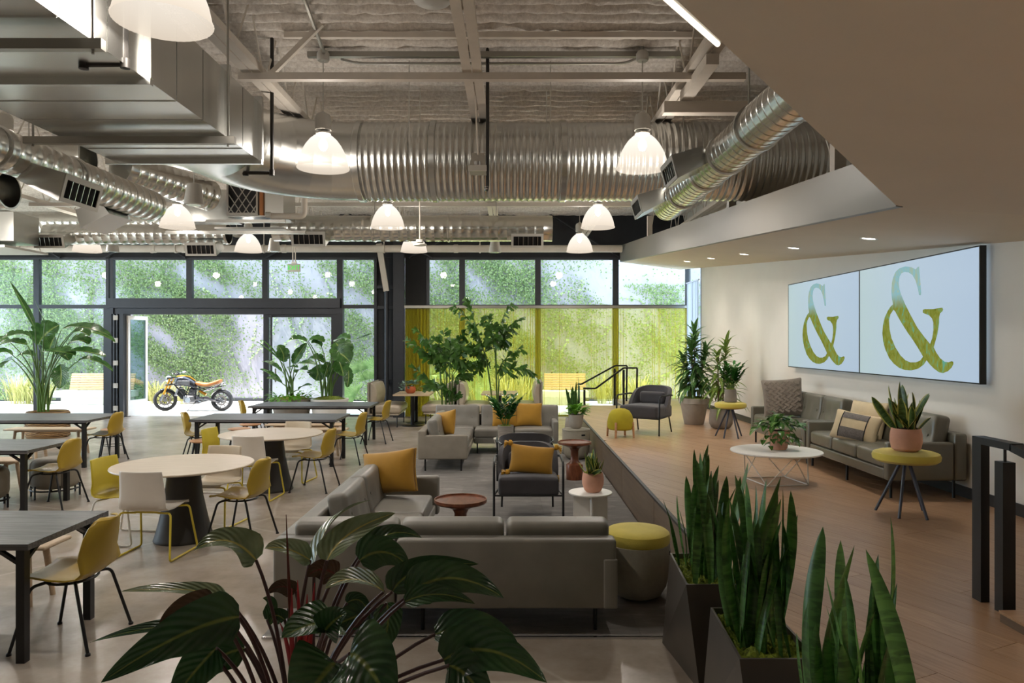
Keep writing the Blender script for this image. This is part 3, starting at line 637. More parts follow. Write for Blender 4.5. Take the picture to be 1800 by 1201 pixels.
O('casing', MB().box(-1.2, .45, 0, .9, 0, .75).box(.45, .95, .1, .8, .1, .62), K['duct'], ah2, smooth=False); O('drip_pan', MB().box(-1.3, 1.0, -.2, 1.0, -.05, -.01), K['grey_plastic'], ah2, smooth=False); O('channel_frame', MB().box(-1.2, -.1, -.06, 0, .1, .16).box(-.2, -.1, -.06, 0, .16, 1.0), K['conduit'], ah2, smooth=False)
# pipes
mp = T('main_pipe', 'long cream pipe running the whole width above the windows', 'pipe', (0, 18.2, EYE + 2.32))
O('pipe', MB().tube([(-14.5, 0, 0), (2.75, 0, 0)], .092, 14), K['white_steel'], mp)
for x in (-12.3, -11.8, -8.95, -8.2, -5.7, -1.4, 1.7): O('coupling', MB().lathe([(.092,-.06),(.105,-.05),(.105,.05),(.092,.06)], 14, (x,0,0), 'X'), K['white_steel'], mp)
for x in (-12.4, -10.4, -9.0, -8.4, -6.2, -3.2, -.8): O('clevis_hanger', MB().tube([(x,0,.1),(x,0,1.0)], .012, 6).lathe([(.1,-.02),(.112,-.02),(.112,.02),(.1,.02)], 14, (x,0,0), 'X'), K['white_steel'], mp)
fire = T('sprinkler_pipe', 'thin red sprinkler pipe along the far left ceiling', 'pipe', (0, 0, 0)); O('pipe', MB().tube([(-12, 11.5, 5.1), (-5.8, 11.5, 5.1)], .022, 8), mat('red_pipe_paint', '9c2e2a', .4), fire)
for k, (a, b, c, d, lb) in enumerate(((px(220,45,4.6), px(220,112,4.6), px(147,113,4.6), px(147,98,4.6), 'bent black sprinkler drop under the rectangular duct'), (px(478,140,7.9), px(478,304,7.9), px(432,304,7.9), px(432,294,7.9), 'bent black sprinkler drop in front of the duct elbow'), (px(857,120,8.3), px(857,330,8.3), px(856,332,8.25), px(855,336,8.25), 'straight black sprinkler drop in front of the middle of the big duct'))):
    t = T('sprinkler_drop', lb, 'pipe', (0,0,0), 0, 'sprinkler drops'); top = Vector((a.x, a.y, 5.3))
    O('pipe', MB().tube(fillet([top, b, c, d], .03, 3), .02, 8), K['iron'], t)
    O('sprinkler_head', MB().lathe([(.014,0),(.022,.02),(.012,.04),(.03,.045),(.03,.05)], 8, d), K['chrome'], t)
    if k < 2:
        for q in (b, c): O('elbow_fitting', MB().lathe([(.0,-.035),(.03,-.03),(.03,.03),(0,.035)], 10, q), K['iron'], t)
# ------------------------------------------------------------------ pendant lamps
def shade_mat():
    m, nt, b = new_mat('lit_prismatic_acrylic'); nt.nodes.remove(b); sp = nt.nodes.new('ShaderNodeSeparateXYZ'); nt.links.new(coord(nt), sp.inputs[0])
    em = nt.nodes.new('ShaderNodeEmission'); em.inputs[1].default_value = GLOW
    nt.links.new(ramp(nt, math_n(nt, 'MULTIPLY', sp.outputs['Z'], 2.6), [(.0, 'e2d3c0'), (.35, 'efe3d3'), (.9, 'fff6ea')]), em.inputs[0])
    tr = nt.nodes.new('ShaderNodeBsdfTransparent'); mx = nt.nodes.new('ShaderNodeMixShader'); mx.inputs[0].default_value = .22
    nt.links.new(em.outputs[0], mx.inputs[1]); nt.links.new(tr.outputs[0], mx.inputs[2]); nt.links.new(mx.outputs[0], nt.nodes['Material Output'].inputs[0]); return m
K['shade'] = shade_mat()
prof = [(.285,0), (.288,.012), (.279,.02), (.272,.06), (.258,.12), (.232,.19), (.195,.26), (.150,.32), (.105,.36), (.085,.375)]
def fluted(pr, dr=0): return [(max(r-dr, .01), z) for r, z in pr]
sh = MB().lathe(fluted(prof), 96, flute=1, fr=-.012); sh.f = [f for f in sh.f if len(f) == 4]; sh_me = sh.mesh('shade'); sh_me.materials.append(K['shade'])
hs_me = MB().lathe([(.075,.375),(.082,.385),(.082,.40),(.03,.405),(.03,.425),(.088,.43),(.09,.56),(.075,.60),(.03,.625),(.012,.64)], 24).mesh('housing'); hs_me.materials.append(K['grey_plastic'])
bulb_me = MB().lathe([(0,.20),(.03,.21),(.05,.25),(.05,.29),(.02,.34),(.02,.375)], 16).mesh('bulb'); bulb_me.materials.append(emit_mat('lamp_bulb', 'fff2dc', 1.3))
cn_me = MB().lathe([(.06,-.02),(.07,.0),(.07,.06),(.05,.09),(0,.09)], 16).mesh('canopy'); cn_me.materials.append(K['grey_plastic'])
LZ = EYE + 1.92
where = {(-2.1,4.38): 'at the top left, nearest and largest', (-2.1,8.1): 'in front of the left part of the big round duct', (1.45,8.1): 'in front of the right part of the big round duct', (-5.65,8.1): 'half hidden by the left spiral duct at the picture edge',
    (-5.65,12.3): 'behind the open end of the left spiral duct', (-2.1,12.3): 'just below the big duct, above the middle windows', (1.45,12.3): 'upper of the two lamps near the bulkhead tip', (-9.1,15.6): 'farthest left, in front of the cream pipe', (-5.65,15.6): 'far row, left of the exit sign', (-2.1,15.6): 'mostly hidden behind an outlet box, far row centre', (1.45,15.6): 'lower of the two lamps near the bulkhead tip'}
for y in (4.38, 8.1, 12.3, 15.6):
    for x in (-12.5, -9.1, -5.65, -2.1, 1.45):  # leftmost column is unseen, added to brighten the hall
        if x > 0 and y < 5 or (y == 12.3 and x == -9.1 and False): continue
        lb = where.get((x, y), 'unseen to the left, added for its light')
        t = T('pendant_lamp', 'ribbed white dome pendant lamp ' + lb, 'lamp', (x, y, LZ), 0, 'dome pendant lamps')
        O('shade', sh_me, None, t); O('housing', hs_me, None, t); O('bulb', bulb_me, None, t)
        O('cord', MB().tube([(0,0,.63), (0,0,1.25)], .007, 6), K['grey_plastic'], t); O('canopy', cn_me, None, t, (0,0,1.22)); O('mounting_stem', MB().tube([(0,0,1.3), (0,0,1.52)], .02, 8), K['conduit'], t)
        ld = bpy.data.lights.new('lamp_light', 'POINT'); ld.energy = LAMP_W; ld.color = (1, .92, .83); ld.shadow_soft_size = .10
        lo_ = bpy.data.objects.new('lamp_light', ld); COL.objects.link(lo_); lo_.parent = t; lo_.location = (0, 0, .12)
# linear strip at the mezzanine edge
sl = T('strip_light', 'bare white strip light at the top beside the mezzanine edge', 'lamp', (0,0,0))
p0, p1 = px(1163, -10, 4.6), px(1262, 78, 5.4)
O('channel', MB().beam(p0 + Vector((.03,0,.06)), p1 + Vector((.03,0,.06)), .14, .09), K['grey_plastic'], sl, smooth=False); O('tube', MB().tube([p0, p1], .02, 10), emit_mat('strip_glow', 'fff4e2', .95), sl)
O('end_cap', MB().beam(p0 - (p1-p0).normalized()*.04 + Vector((.03,0,.04)), p0 + Vector((.03,0,.04)), .16, .14), K['white'], sl, smooth=False)
# recessed downlights in the soffit
for k, (x, y, lb) in enumerate(((1527, 421, 'nearest recessed downlight in the sloping soffit'), (1395, 438, 'second recessed downlight from the screens'), (1308, 449.5, 'third recessed downlight along the soffit'), (1250, 457, 'fourth recessed downlight along the soffit'), (1208, 462, 'farthest recessed downlight near the windows'))):
    X_ = 3.62; Yq = X_*F/(x-900); zc = soff(X_, Yq)
    t = T('downlight', lb, 'lamp', (X_, Yq, zc), 0, 'recessed downlights'); t.rotation_euler = (math.atan(.0796), math.atan(.13), 0)
    O('trim_ring', MB().lathe([(.062,-.002),(.082,-.006),(.084,.0),(.062,.002)], 24), K['white'], t); O('lens', MB().lathe([(0,-.003),(.062,-.003),(.062,.0)], 20), emit_mat('downlight_lens', 'fff3e0', 8.0), t)
    ld = bpy.data.lights.new('downlight_beam', 'SPOT'); ld.energy = DOWN_W*4; ld.spot_size = math.radians(120); ld.spot_blend = .9; ld.color = (1,.92,.82); ld.shadow_soft_size = .06
    lo_ = bpy.data.objects.new('downlight_beam', ld); COL.objects.link(lo_); lo_.parent = t; lo_.location = (0,0,-.02)
for k, (X_, Yq) in enumerate(((2.3, 1.2), (3.6, 1.2), (2.3, -1.2), (3.6, -1.2))):  # unseen spots, added to brighten the mezzanine underside
    t = T('downlight', 'unseen added downlight behind the view, brightening the mezzanine underside', 'lamp', (X_, Yq, brn(X_)-.004), 0, 'added mezzanine fill lights'); t.rotation_euler = (0, math.atan(.173), 0)
    O('trim_ring', MB().lathe([(.062,-.002),(.082,-.006),(.084,.0),(.062,.002)], 24), K['white'], t); O('lens', MB().lathe([(0,-.003),(.062,-.003),(.062,.0)], 20), emit_mat('downlight_lens', 'fff3e0', 8.0), t)
    ld = bpy.data.lights.new('downlight_beam', 'SPOT'); ld.energy = DOWN_W*7; ld.spot_size = math.radians(105); ld.spot_blend = .9; ld.color = (1,.9,.78); ld.shadow_soft_size = .06
    lo_ = bpy.data.objects.new('downlight_beam', ld); COL.objects.link(lo_); lo_.parent = t; lo_.location = (0,0,-.02)
# speakers, exit sign, ceiling devices
for k, (x, y, Yq, s, lb) in enumerate(((198, 431, 15.6, 1.0, 'white cone speaker beside the far left pendant'), (482, 430, 15.6, 1.0, 'white cone speaker right of the far pendant lamp'), (870, 432, 15.6, 1.0, 'white cone speaker near the right duct outlet'), (341, 341, 9.8, 1.0, 'grey cone speaker under the big duct transition'))):
    p = px(x, y, Yq); t = T('pendant_speaker', lb, 'speaker', p, 0, 'cone speakers')
    O('body', MB().lathe([(0,-.15),(.10,-.15),(.13,-.145),(.13,-.13),(.09,.13),(.02,.145),(0,.145)], 20), K['grey_plastic'], t); O('grille', MB().lathe([(0,-.152),(.098,-.152),(.098,-.15)], 20), K['duct'], t); O('cord', MB().tube([(0,0,.14), (0,0,5.38-p.z)], .006, 6), K['grey_plastic'], t)
p = px(517, 471, 17.2); ex = T('exit_sign', 'green EXIT sign hanging in front of the door windows', 'sign', p)
O('panel', MB().rbox(.30, .03, .19, .012, 1), K['grey_plastic'], ex); O('mount', MB().rbox(.12, .05, .05, .01, 1, (0,0,.12)), K['white'], ex)
O('hanger_rod', MB().tube([(-.03,0,.14), (-.03,0,1.69)], .014, 6).tube([(.03,0,.14), (.03,0,1.69)], .014, 6), K['white_steel'], ex)
def text_mesh(body, size, ext, m, parent, loc, rot):
    cu = bpy.data.curves.new('letters', 'FONT'); cu.body = body; cu.size = size; cu.extrude = ext; cu.align_x = 'CENTER'; cu.align_y = 'CENTER'
    tmp = bpy.data.objects.new('tmp_text', cu); COL.objects.link(tmp); dg = bpy.context.evaluated_depsgraph_get()
    me_ = bpy.data.meshes.new_from_object(tmp.evaluated_get(dg)); bpy.data.objects.remove(tmp); me_.materials.clear(); me_.materials.append(m)
    return O('letters', me_, None, parent, loc, rot)
text_mesh('EXIT', .145, .003, emit_mat('exit_green', '2fae3a', 1.0), ex, (0,-.018,-.0), (PI/2,0,0))
p = px(840, 288, 8.0); pj = T('ceiling_sensor', 'grey boxy ceiling device on a rod in front of the big duct', 'projector', p)
O('body', MB().add([(-.09,-.12,-.06),(.09,-.12,-.06),(.07,.12,.15),(-.07,.12,.15),(-.09,-.12,-.1),(.09,-.12,-.1),(.09,.12,-.1),(-.09,.12,-.1)], ((0,1,2,3),(4,7,6,5),(0,4,5,1),(1,5,6,2),(2,6,7,3),(3,7,4,0))), K['grey_plastic'], pj, smooth=False)
O('lens_strip', MB().box(-.1,.1,-.15,-.12,-.11,-.05), K['white'], pj, smooth=False); O('rod', MB().tube([(0,0,.1),(-.05,.0,1.25)], .011, 6), K['white_steel'], pj); O('swivel', MB().lathe([(0,-.03),(.035,-.025),(.035,.02),(0,.03)], 12, (0,-.1,-.02)), K['chrome'], pj)
p = px(738, 430, 12.8); cm = T('ceiling_camera', 'small ceiling device on a rod in front of the far duct', 'camera', p)
O('base', MB().rbox(.12,.12,.06,.02,1,(0,0,.06)), K['grey_plastic'], cm); O('disc', MB().lathe([(0,-.02),(.11,-.02),(.12,-.005),(.11,.01),(0,.02)], 20), K['white'], cm); O('rod', MB().tube([(0,0,.08),(0,0,1.0)], .014, 6), K['white_steel'], cm)
p = px(760, -2, 7.0); sm = T('smoke_detector', 'round grey ceiling device cut by the top picture edge', 'detector', p); O('dome', MB().lathe([(0,-.07),(.1,-.06),(.17,-.03),(.19,0),(.19,.03),(0,.03)], 24), K['grey_plastic'], sm); O('mount', MB().tube([(0,0,.03),(0,0,5.35-p.z)], .02, 6), K['grey_plastic'], sm)
# ------------------------------------------------------------------ sofas
def tuft(w_, h_, cols, rows, depth=.02, rad=.09, bulge=.02):
    pts = [((i+.5)/cols*w_ - w_/2, (j+1)/(rows+1)*h_ - h_/2) for i in range(cols) for j in range(rows)]
    def fn(q):
        if q.y < 0:
            d = bulge*(1-(2*q.x/w_)**2)*(1-(2*q.z/h_)**2)
            for a, b in pts: d -= depth*math.exp(-((q.x-a)**2+(q.z-b)**2)/(rad*rad))
            q.y -= d
        return q
    return fn, pts
def back_cushion(parent, c, rz, w_=.70, h_=.40, d_=.16, m='leather', cols=3, tilt=-.18):
    fn, pts = tuft(w_, h_, cols, 1)
    o = O('back_cushion', MB().rbox(w_-.012, d_, h_, .045, 14, fn=fn), K[m], parent, c)
    o.rotation_euler = (Matrix.Rotation(rz, 3, 'Z') @ Matrix.Rotation(tilt, 3, 'X')).to_euler()
    for a, b in pts: O('button', MB().lathe([(0,-.006),(.011,-.005),(.014,0),(.012,.006),(0,.008)], 8, (a, -d_/2+.004, b), 'Y'), K[m], o)
    return o
def seat_cushion(parent, c, wx_, wy_, h_=.15, m='leather', bul=.018):
    def fn(q):
        if q.z > 0: q.z += bul*(1-(2*q.x/wx_)**2)*(1-(2*q.y/wy_)**2)
        return q
    return O('seat_cushion', MB().rbox(wx_-.008, wy_-.004, h_, .035, 8, fn=fn), K[m], parent, c)
def legs(parent, pts, h_=.17, r=.013, m='black'):
    for x, y in pts: O('leg', MB().tube([(x, y, 0), (x, y, h_)], r, 8), K[m], parent)
def rb(parent, name, x0, x1, y0, y1, z0, z1, m, r=.03, n=2):
    return O(name, MB().rbox(x1-x0, y1-y0, z1-z0, r, n, ((x0+x1)/2, (y0+y1)/2, (z0+z1)/2)), K[m], parent)
# near sectional: back to the camera, wing running away along its left side
sf = T('sectional_sofa', 'taupe leather sectional sofa with its back to the foreground plant', 'sofa', (0, 0, .0132))
x0, xs, x1, yb, yw = -1.58, -.765, .69, 4.80, 7.52
rb(sf, 'back_panel', xs, x1, yb, yb+.13, .17, .63, 'leather', .025); rb(sf, 'back_panel', x0, xs-.012, yb, yb+.13, .17, .63, 'leather', .025)
rb(sf, 'back_panel', x0, x0+.13, yb+.135, yw, .17, .63, 'leather', .025)
rb(sf, 'arm', x1-.09, x1, yb+.135, yb+.84, .17, .535, 'leather', .025); rb(sf, 'arm', x0+.135, xs+.02, yw-.10, yw, .17, .56, 'leather', .025)
rb(sf, 'arm_panel', x1-.085, x1+.006, yb-.008, yb+.02, .175, .50, 'leather', .01, 1)
rb(sf, 'seat_frame', xs, x1-.095, yb+.135, yb+.84, .175, .275, 'leather', .02); rb(sf, 'seat_frame', x0+.135, xs-.012, yb+.135, yw-.105, .175, .275, 'leather', .02)
for k in range(2): seat_cushion(sf, (xs+.34+k*.68, yb+.505, .352), .675, .67); back_cushion(sf, (xs+.36+k*.715, yb+.215, .545), PI, .71, .36)
seat_cushion(sf, ((x0+xs)/2+.06, yb+.505, .352), .67, .67); back_cushion(sf, ((x0+xs)/2+.05, yb+.215, .545), PI, .72, .36)
for k in range(2): seat_cushion(sf, ((x0+xs)/2+.06, yb+.85+.39+k*.77, .352), .67, .765); back_cushion(sf, (x0+.235, yb+.85+.40+k*.77, .555), PI/2, .76, .38)
legs(sf, [(-.60, yb+.1), (.56, yb+.1), (-.6, yb+.78), (.56, yb+.78), (-1.5, yb+.1), (-1.5, yw-.1), (-.82, yw-.1), (-1.5, 6.2)], .175)
# far sectional: wing toward the camera at left, long run facing the camera
sf = T('sectional_sofa', 'taupe leather sectional sofa facing the camera in front of the palms', 'sofa', (0, 0, .0132))
ya, xb, yc_, x2 = 10.85, -1.41, 13.35, .80
rb(sf, 'arm', xb+.02, -.665, ya, ya+.10, .175, .535, 'taupe_cloth', .025); rb(sf, 'back_panel', xb, xb+.12, ya, yc_, .175, .60, 'taupe_cloth', .025)
rb(sf, 'back_panel', xb+.125, x2, yc_-.13, yc_, .175, .62, 'taupe_cloth', .025); rb(sf, 'arm', x2-.10, x2, 12.52, yc_-.135, .175, .56, 'leather', .025)
rb(sf, 'seat_frame', xb+.125, -.67, ya+.105, yc_-.135, .175, .275, 'taupe_cloth', .02); rb(sf, 'seat_frame', -.66, x2-.105, 12.55, yc_-.135, .175, .275, 'leather', .02)
for k in range(2): seat_cushion(sf, ((xb+.12-.665)/2, ya+.11+.4+k*.8, .352), .61, .79, m='leather'); back_cushion(sf, (xb+.225, ya+.11+.42+k*.8, .555), PI/2, .79, .40)
seat_cushion(sf, ((xb+.12-.665)/2, 12.96, .352), .61, .5)
back_cushion(sf, (-.98, yc_-.22, .575), 0, .80, .44)
for k in range(2): seat_cushion(sf, (-.655+.345+k*.69, 12.865, .352), .685, .66); back_cushion(sf, (-.21+k*.70, yc_-.22, .575), 0, .70, .44)
legs(sf, [(-1.30, ya+.06), (-.76, ya+.06), (-.6, 12.6), (.7, 12.6), (.7, 13.2), (-1.3, 13.2)], .175)
# two sofas along the right wall
def wall_sofa(label, y0, L, n):
    s = T('leather_sofa', label, 'sofa', (RX-.03, y0, PZ), -PI/2, 'sofas along the right wall')      # local x runs along the wall, local -y is the room side
    s.rotation_euler = (0, 0, PI/2); s.scale = (1, 1, 1)
    # local: x -> world y, y -> world -x (room side = +y)
    rb(s, 'back_panel', .0, L, .0, .12, .17, .62, 'leather2', .025)
    for x in (0, L-.09): rb(s, 'arm', x, x+.09, .125, .76, .17, .535, 'leather2', .025)
    rb(s, 'seat_frame', .095, L-.095, .125, .75, .17, .275, 'leather2', .02)
    cw = (L-.19)/n
    for k in range(n):
        seat_cushion(s, (.095+cw*(k+.5), .45, .352), cw-.002, .60, m='leather2')
        back_cushion(s, (.095+cw*(k+.5), .20, .57), PI, cw-.004, .43, .16, 'leather2', 3, -.2)
    legs(s, [(.06, .70), (.06, .1), (L-.06, .70), (L-.06, .1), (L/2, .70)], .17, .014); return s
wall_sofa('olive grey leather sofa on the right wall behind the pink pot', 6.9, 1.93, 3)
wall_sofa('olive grey leather sofa on the right wall with the knitted cushion', 8.87, 2.0, 3)
# ------------------------------------------------------------------ cushions
def pillow(name, label, loc, w_, h_, t_, m, rot, sub=None):
    def fn(q):
        u, v = 2*q.x/w_, 2*q.z/h_
        k = max(0, (1-abs(u)**2.6)*(1-abs(v)**2.6))**.5
        q.y = q.y*(.12+.88*k); s = 1-.05*(1-abs(v)**2)*abs(u)**3; q.x *= 1-.07*(1-v*v)*abs(u)**2; q.z *= 1-.07*(1-u*u)*abs(v)**2; return q
    t = T(name, label, 'cushion', loc, 0, None); t.rotation_euler = rot
    o = O('cover', MB().rbox(w_, t_, h_, .03, 12, fn=fn), K[m], t); return t, o, fn
def piping(t, w_, h_, m):
    pts = []
    for a, b, c, d in ((-1,-1,1,-1),(1,-1,1,1),(1,1,-1,1),(-1,1,-1,-1)):
        for i in range(8):
            u, v = a+(c-a)*i/8, b+(d-b)*i/8; pts.append((u*w_/2*(1-.07*(1-v*v)*u*u), 0, v*h_/2*(1-.07*(1-u*u)*v*v)))
    O('piping', MB().tube(pts, .007, 6, closed=True), K[m], t)
t, o, f = pillow('cushion', 'large mustard velvet cushion on the near sofa wing', (-1.19, 7.10, .675), .58, .42, .25, 'mustard', (-.22, -.16, -.36)); piping(t, .60, .40, 'mustard')
t, o, f = pillow('cushion', 'mustard velvet cushion on the far sofa wing', (-1.08, 11.75, .63), .46, .40, .18, 'mustard', (-.28, -.2, -.75)); piping(t, .46, .40, 'mustard')
pillow('cushion', 'mustard cushion half hidden behind the potted plant on the far sofa', (-.13, 12.95, .65), .46, .44, .18, 'mustard', (-.25, 0, .1))
pillow('cushion', 'mustard cushion right of the potted plant on the far sofa', (.30, 12.95, .65), .48, .42, .18, 'mustard', (-.25, 0, -.06))
t, o, f = pillow('cushion', 'mustard lumbar cushion with tassels on the near charcoal armchair', (.22, 8.16, .625), .50, .32, .16, 'mustard', (-.25, .10, 0))
for sx in (-1, 1):
    for sz in (-1, 1):
        ts = O('tassel', MB().lathe([(0,-.02),(.03,-.015),(.034,.01),(.02,.03),(0,.035)], 10, (sx*.26, 0, sz*.165), 'X'), K['tassel'], t)
        for q in range(14):
            a = q/14*2*PI; d = Vector((sx*.05, math.sin(a)*.03, math.cos(a)*.035-.01)); b0 = Vector((sx*.265, 0, sz*.165)); O('thread', MB().tube([b0, b0+d*.7, b0+d*1.15+Vector((0,0,-.012))], .006, 4), K['tassel_w' if q % 4 == 0 else 'tassel'], ts)
# woven knit cushion: raised basket strips
t, o, f = pillow('cushion', 'square taupe cushion of woven knit strips on the far wall sofa', (3.83, 10.30, PZ+.70), .55, .55, .17, 'knit', (-.25, -.08, -.30))
stp = MB().rbox(.085, .022, .042, .010, 1).mesh('woven_strip'); stp.materials.append(K['knit'])
for i in range(-6, 7):
    for j in range(-6, 7):
        x = i*.040; z = j*.040
        if (i+j) % 2 or abs(x) > .235 or abs(z) > .235: continue
        q = f(Vector((x, -.085, z))); O('woven_strip', stp, None, t, (q.x, q.y-.001, q.z), (0, (.6 if i % 2 else -.6), 0))
t, o, f = pillow('cushion', 'tall cream knitted cushion standing behind the banded cushion', (3.92, 8.05, PZ+.62), .50, .44, .16, 'cream', (-.28, 0, -1.25))
t, o, f = pillow('cushion', 'beige cushion with grey woven band and dark stripes on the wall sofa', (3.72, 7.88, PZ+.565), .52, .33, .16, 'cream', (-.35, .12, -.95))
for k, (z0, z1, m) in enumerate(((-.145,-.03,'greystripe'), (.07,.145,'greystripe'))):
    O('woven_band', MB().grid(10, 6, lambda u, v: f(Vector((-.14+.28*u, -.0815, z0+(z1-z0)*v))) + Vector((0,-.003,0))), K[m], t)
for xx in (-.145, .145): O('stripe', MB().tube([f(Vector((xx, -.082, -.145+.29*i/8))) + Vector((0,-.003,0)) for i in range(9)], .006, 5), K['black'], t)
# ------------------------------------------------------------------ armchairs
def armchair(label, loc, rz, lum=True):
    a = T('armchair', label, 'armchair', loc, rz, 'charcoal armchairs')     # faces local -y
    def seat_fn(q):
        if q.z > 0: q.z += .015*(1-(2*q.x/.66)**2)
        return q
    O('seat', MB().rbox(.66, .62, .20, .04, 6, (0, -.04, .355), fn=seat_fn), K['charcoal'], a)
    W_, D_, H_ = .335, .30, .42
    def shell(u, v, o):                 # wrap-around back
        th = (u-.5)*PI*1.12; p = 3.2
        cx, cy = math.sin(th), math.cos(th)
        k = (abs(cx)**p + abs(cy)**p)**(-1/p)
        x = (W_-o)*cx*k; y = (D_-o)*cy*k
        fall = 1-.0*abs(u-.5)
        top = H_*(1-max(0, (abs(2*u-1)-.16)/.84)**2.0*.66)
        return Vector((x*(1+.04*v), y+.02+.07*v, .34+top*v))
    n, nz = 28, 8; m = MB()
    ov = [shell(i/n, j/nz, 0) for j in range(nz+1) for i in range(n+1)]; iv = [shell(i/n, j/nz, .055) for j in range(nz+1) for i in range(n+1)]
    k = len(ov); fs = []
    for j in range(nz):
        for i in range(n):
            q = (j*(n+1)+i, j*(n+1)+i+1, (j+1)*(n+1)+i+1, (j+1)*(n+1)+i); fs.append(q); fs.append(tuple(k+e for e in q[::-1]))
    for i in range(n):
        p0, p1 = nz*(n+1)+i, nz*(n+1)+i+1; fs.append((p0, p1, k+p1, k+p0)); fs.append((i+1, i, k+i, k+i+1))
    for j in range(nz):
        for i, s in ((0, 1), (n, -1)):
            p0, p1 = j*(n+1)+i, (j+1)*(n+1)+i; q = (p0, p1, k+p1, k+p0); fs.append(q if s > 0 else q[::-1])
    O('backrest', m.add(ov+iv, fs), K['charcoal'], a)
    if lum: O('lumbar_pad', MB().rbox(.44, .10, .20, .045, 5, (0, .215, .56)), K['charcoal'], a)
    for s in (-1, 1):
        O('arm_frame', MB().tube(fillet([(s*.375, -.36, 0), (s*.375, -.34, .62), (s*.375, .12, .625), (s*.30, .33, .60)], .06, 5), .013, 8), K['black'], a)
        O('leg', MB().tube([(s*.30, .30, 0), (s*.29, .22, .26)], .012, 8), K['black'], a)
        O('side_rail', MB().tube([(s*.375, -.345, .27), (s*.30, .25, .27)], .011, 6), K['black'], a)
    O('front_rail', MB().tube([(-.375, -.345, .265), (.375, -.345, .265)], .011, 6), K['black'], a)
    return a
armchair('charcoal armchair facing the camera with the tasselled cushion', (.18, 8.24, .0132), 0)
armchair('charcoal armchair behind the first one, seen from the back', (.17, 9.75, .0132), PI)
armchair('charcoal armchair on the raised wooden floor beside the yellow pouf', (2.22, 11.98, PZ), -.62)
# ------------------------------------------------------------------ side tables and stools
def lathe_thing(name, label, cat, loc, parts, group=None):
    t = T(name, label, cat, loc, 0, group)
    for nm, pr, m in parts: O(nm, MB().lathe(pr, 36), K[m], t)
    return t
for lb, loc in (('walnut pedestal side table behind the near sofa back', (-.46, 6.52, .0132)), ('walnut pedestal side table beside the raised floor edge', (.88, 10.25, .0132))):
    lathe_thing('side_table', lb, 'table', loc, [('pedestal', [(.115,0),(.118,.01),(.118,.20),(.112,.215),(.075,.235),(.055,.27),(.055,.40),(.075,.44),(.15,.475)], 'walnut'), ('top', [(.15,.475),(.225,.492),(.236,.505),(.236,.53),(.228,.53),(.224,.515),(0,.513)], 'walnut')], 'walnut side tables')
t = T('side_table', 'white round side table with folded panel leg holding the pink pot', 'table', (.775, 7.2, .0132))
O('top', MB().lathe([(0,.437),(.212,.437),(.215,.441),(.215,.449),(.212,.452),(0,.452)], 40), K['white'], t); O('panel', MB().box(-.17,.17,-.006,.006,0,.436), K['white'], t, smooth=False); O('panel', MB().box(-.006,.006,-.15,-.0065,0,.436), K['white'], t, smooth=False)
t = T('drum_stool', 'grey drum stool with yellow felt cushion at the near sofa end', 'stool', (.955, 5.55, .0132))
body = MB().lathe([(0,0),(.12,.0),(.18,.03),(.215,.09),(.235,.18),(.243,.30),(.245,.41),(.235,.415),(.23,.40)], 40); O('body', body, K['stoolgrey'], t)
O('cushion', MB().lathe([(0,.40),(.228,.40),(.243,.42),(.247,.46),(.240,.49),(.22,.505),(.12,.513),(0,.515)], 40), K['yellow_felt'], t)
O('grip_hole', MB().rbox(.01, .075, .032, .014, 2, (0,0,0), m=Matrix.Rotation(.55, 4, 'Z')), K['black'], t, (.245*math.cos(.55)*-1+.452*0, 0, 0)).location = (.243*math.cos(-.25), .243*math.sin(-.25), .35)
bpy.data.objects['grip_hole'].rotation_euler = (0, 0, -.8)
t = T('drum_stool', 'grey drum stool under the small fern pot beside the raised floor', 'stool', (1.06, 12.05, .0132))
O('body', MB().lathe([(0,0),(.11,0),(.17,.03),(.205,.09),(.222,.18),(.228,.30),(.23,.47)], 40), K['stoolgrey'], t); O('lid', MB().lathe([(.23,.474),(.234,.477),(.232,.492),(.22,.497),(0,.497)], 40), K['stoolgrey'], t)
O('grip_hole', MB().rbox(.07, .012, .03, .006, 1), K['black'], t, (.10, -.204, .41), (0, 0, .45))
t = T('wire_table', 'small white wire side table holding the ribbed pot', 'table', (-.12, 11.45, .0132))
O('top', MB().lathe([(0,.405),(.175,.405),(.175,.418),(0,.418)], 32), K['white'], t)
for k in range(6):
    a, b, c = 2*PI*k/6, 2*PI*(k+.5)/6, 2*PI*(k+1)/6
    for q0, q1 in (((.165*math.cos(a), .165*math.sin(a), .405), (.12*math.cos(b), .12*math.sin(b), .2)), ((.165*math.cos(c), .165*math.sin(c), .405), (.12*math.cos(b), .12*math.sin(b), .2)), ((.12*math.cos(b), .12*math.sin(b), .2), (.16*math.cos(a), .16*math.sin(a), 0.004)), ((.12*math.cos(b), .12*math.sin(b), .2), (.16*math.cos(c), .16*math.sin(c), 0.004))): O('wire', MB().tube([q0, q1], .005, 6), K['rod_w'], t)
O('base_ring', MB().tube([(.16*math.cos(2*PI*k/24), .16*math.sin(2*PI*k/24), .006) for k in range(24)], .005, 6, closed=True), K['rod_w'], t)
t = T('coffee_table', 'white round coffee table with triangular wire base on the raised floor', 'table', (2.81, 7.75, PZ))
O('top', MB().lathe([(0,.318),(.455,.318),(.468,.324),(.468,.336),(.455,.34),(0,.34)], 56), K['white'], t)
fl = [(.33*math.cos(a), .33*math.sin(a), .008) for a in (-.65, .95, 2.5, 4.1)]; tp = [(.36*math.cos(a), .36*math.sin(a), .318) for a in (.15, 1.72, 3.3, 4.87)]
for k in range(4):
    O('base_wire', MB().tube([fl[k], fl[(k+1) % 4]], .006, 6), K['rod_w'], t); O('leg_wire', MB().tube([fl[k], tp[k]], .006, 6), K['rod_w'], t); O('leg_wire', MB().tube([fl[k], tp[k-1]], .006, 6), K['rod_w'], t)
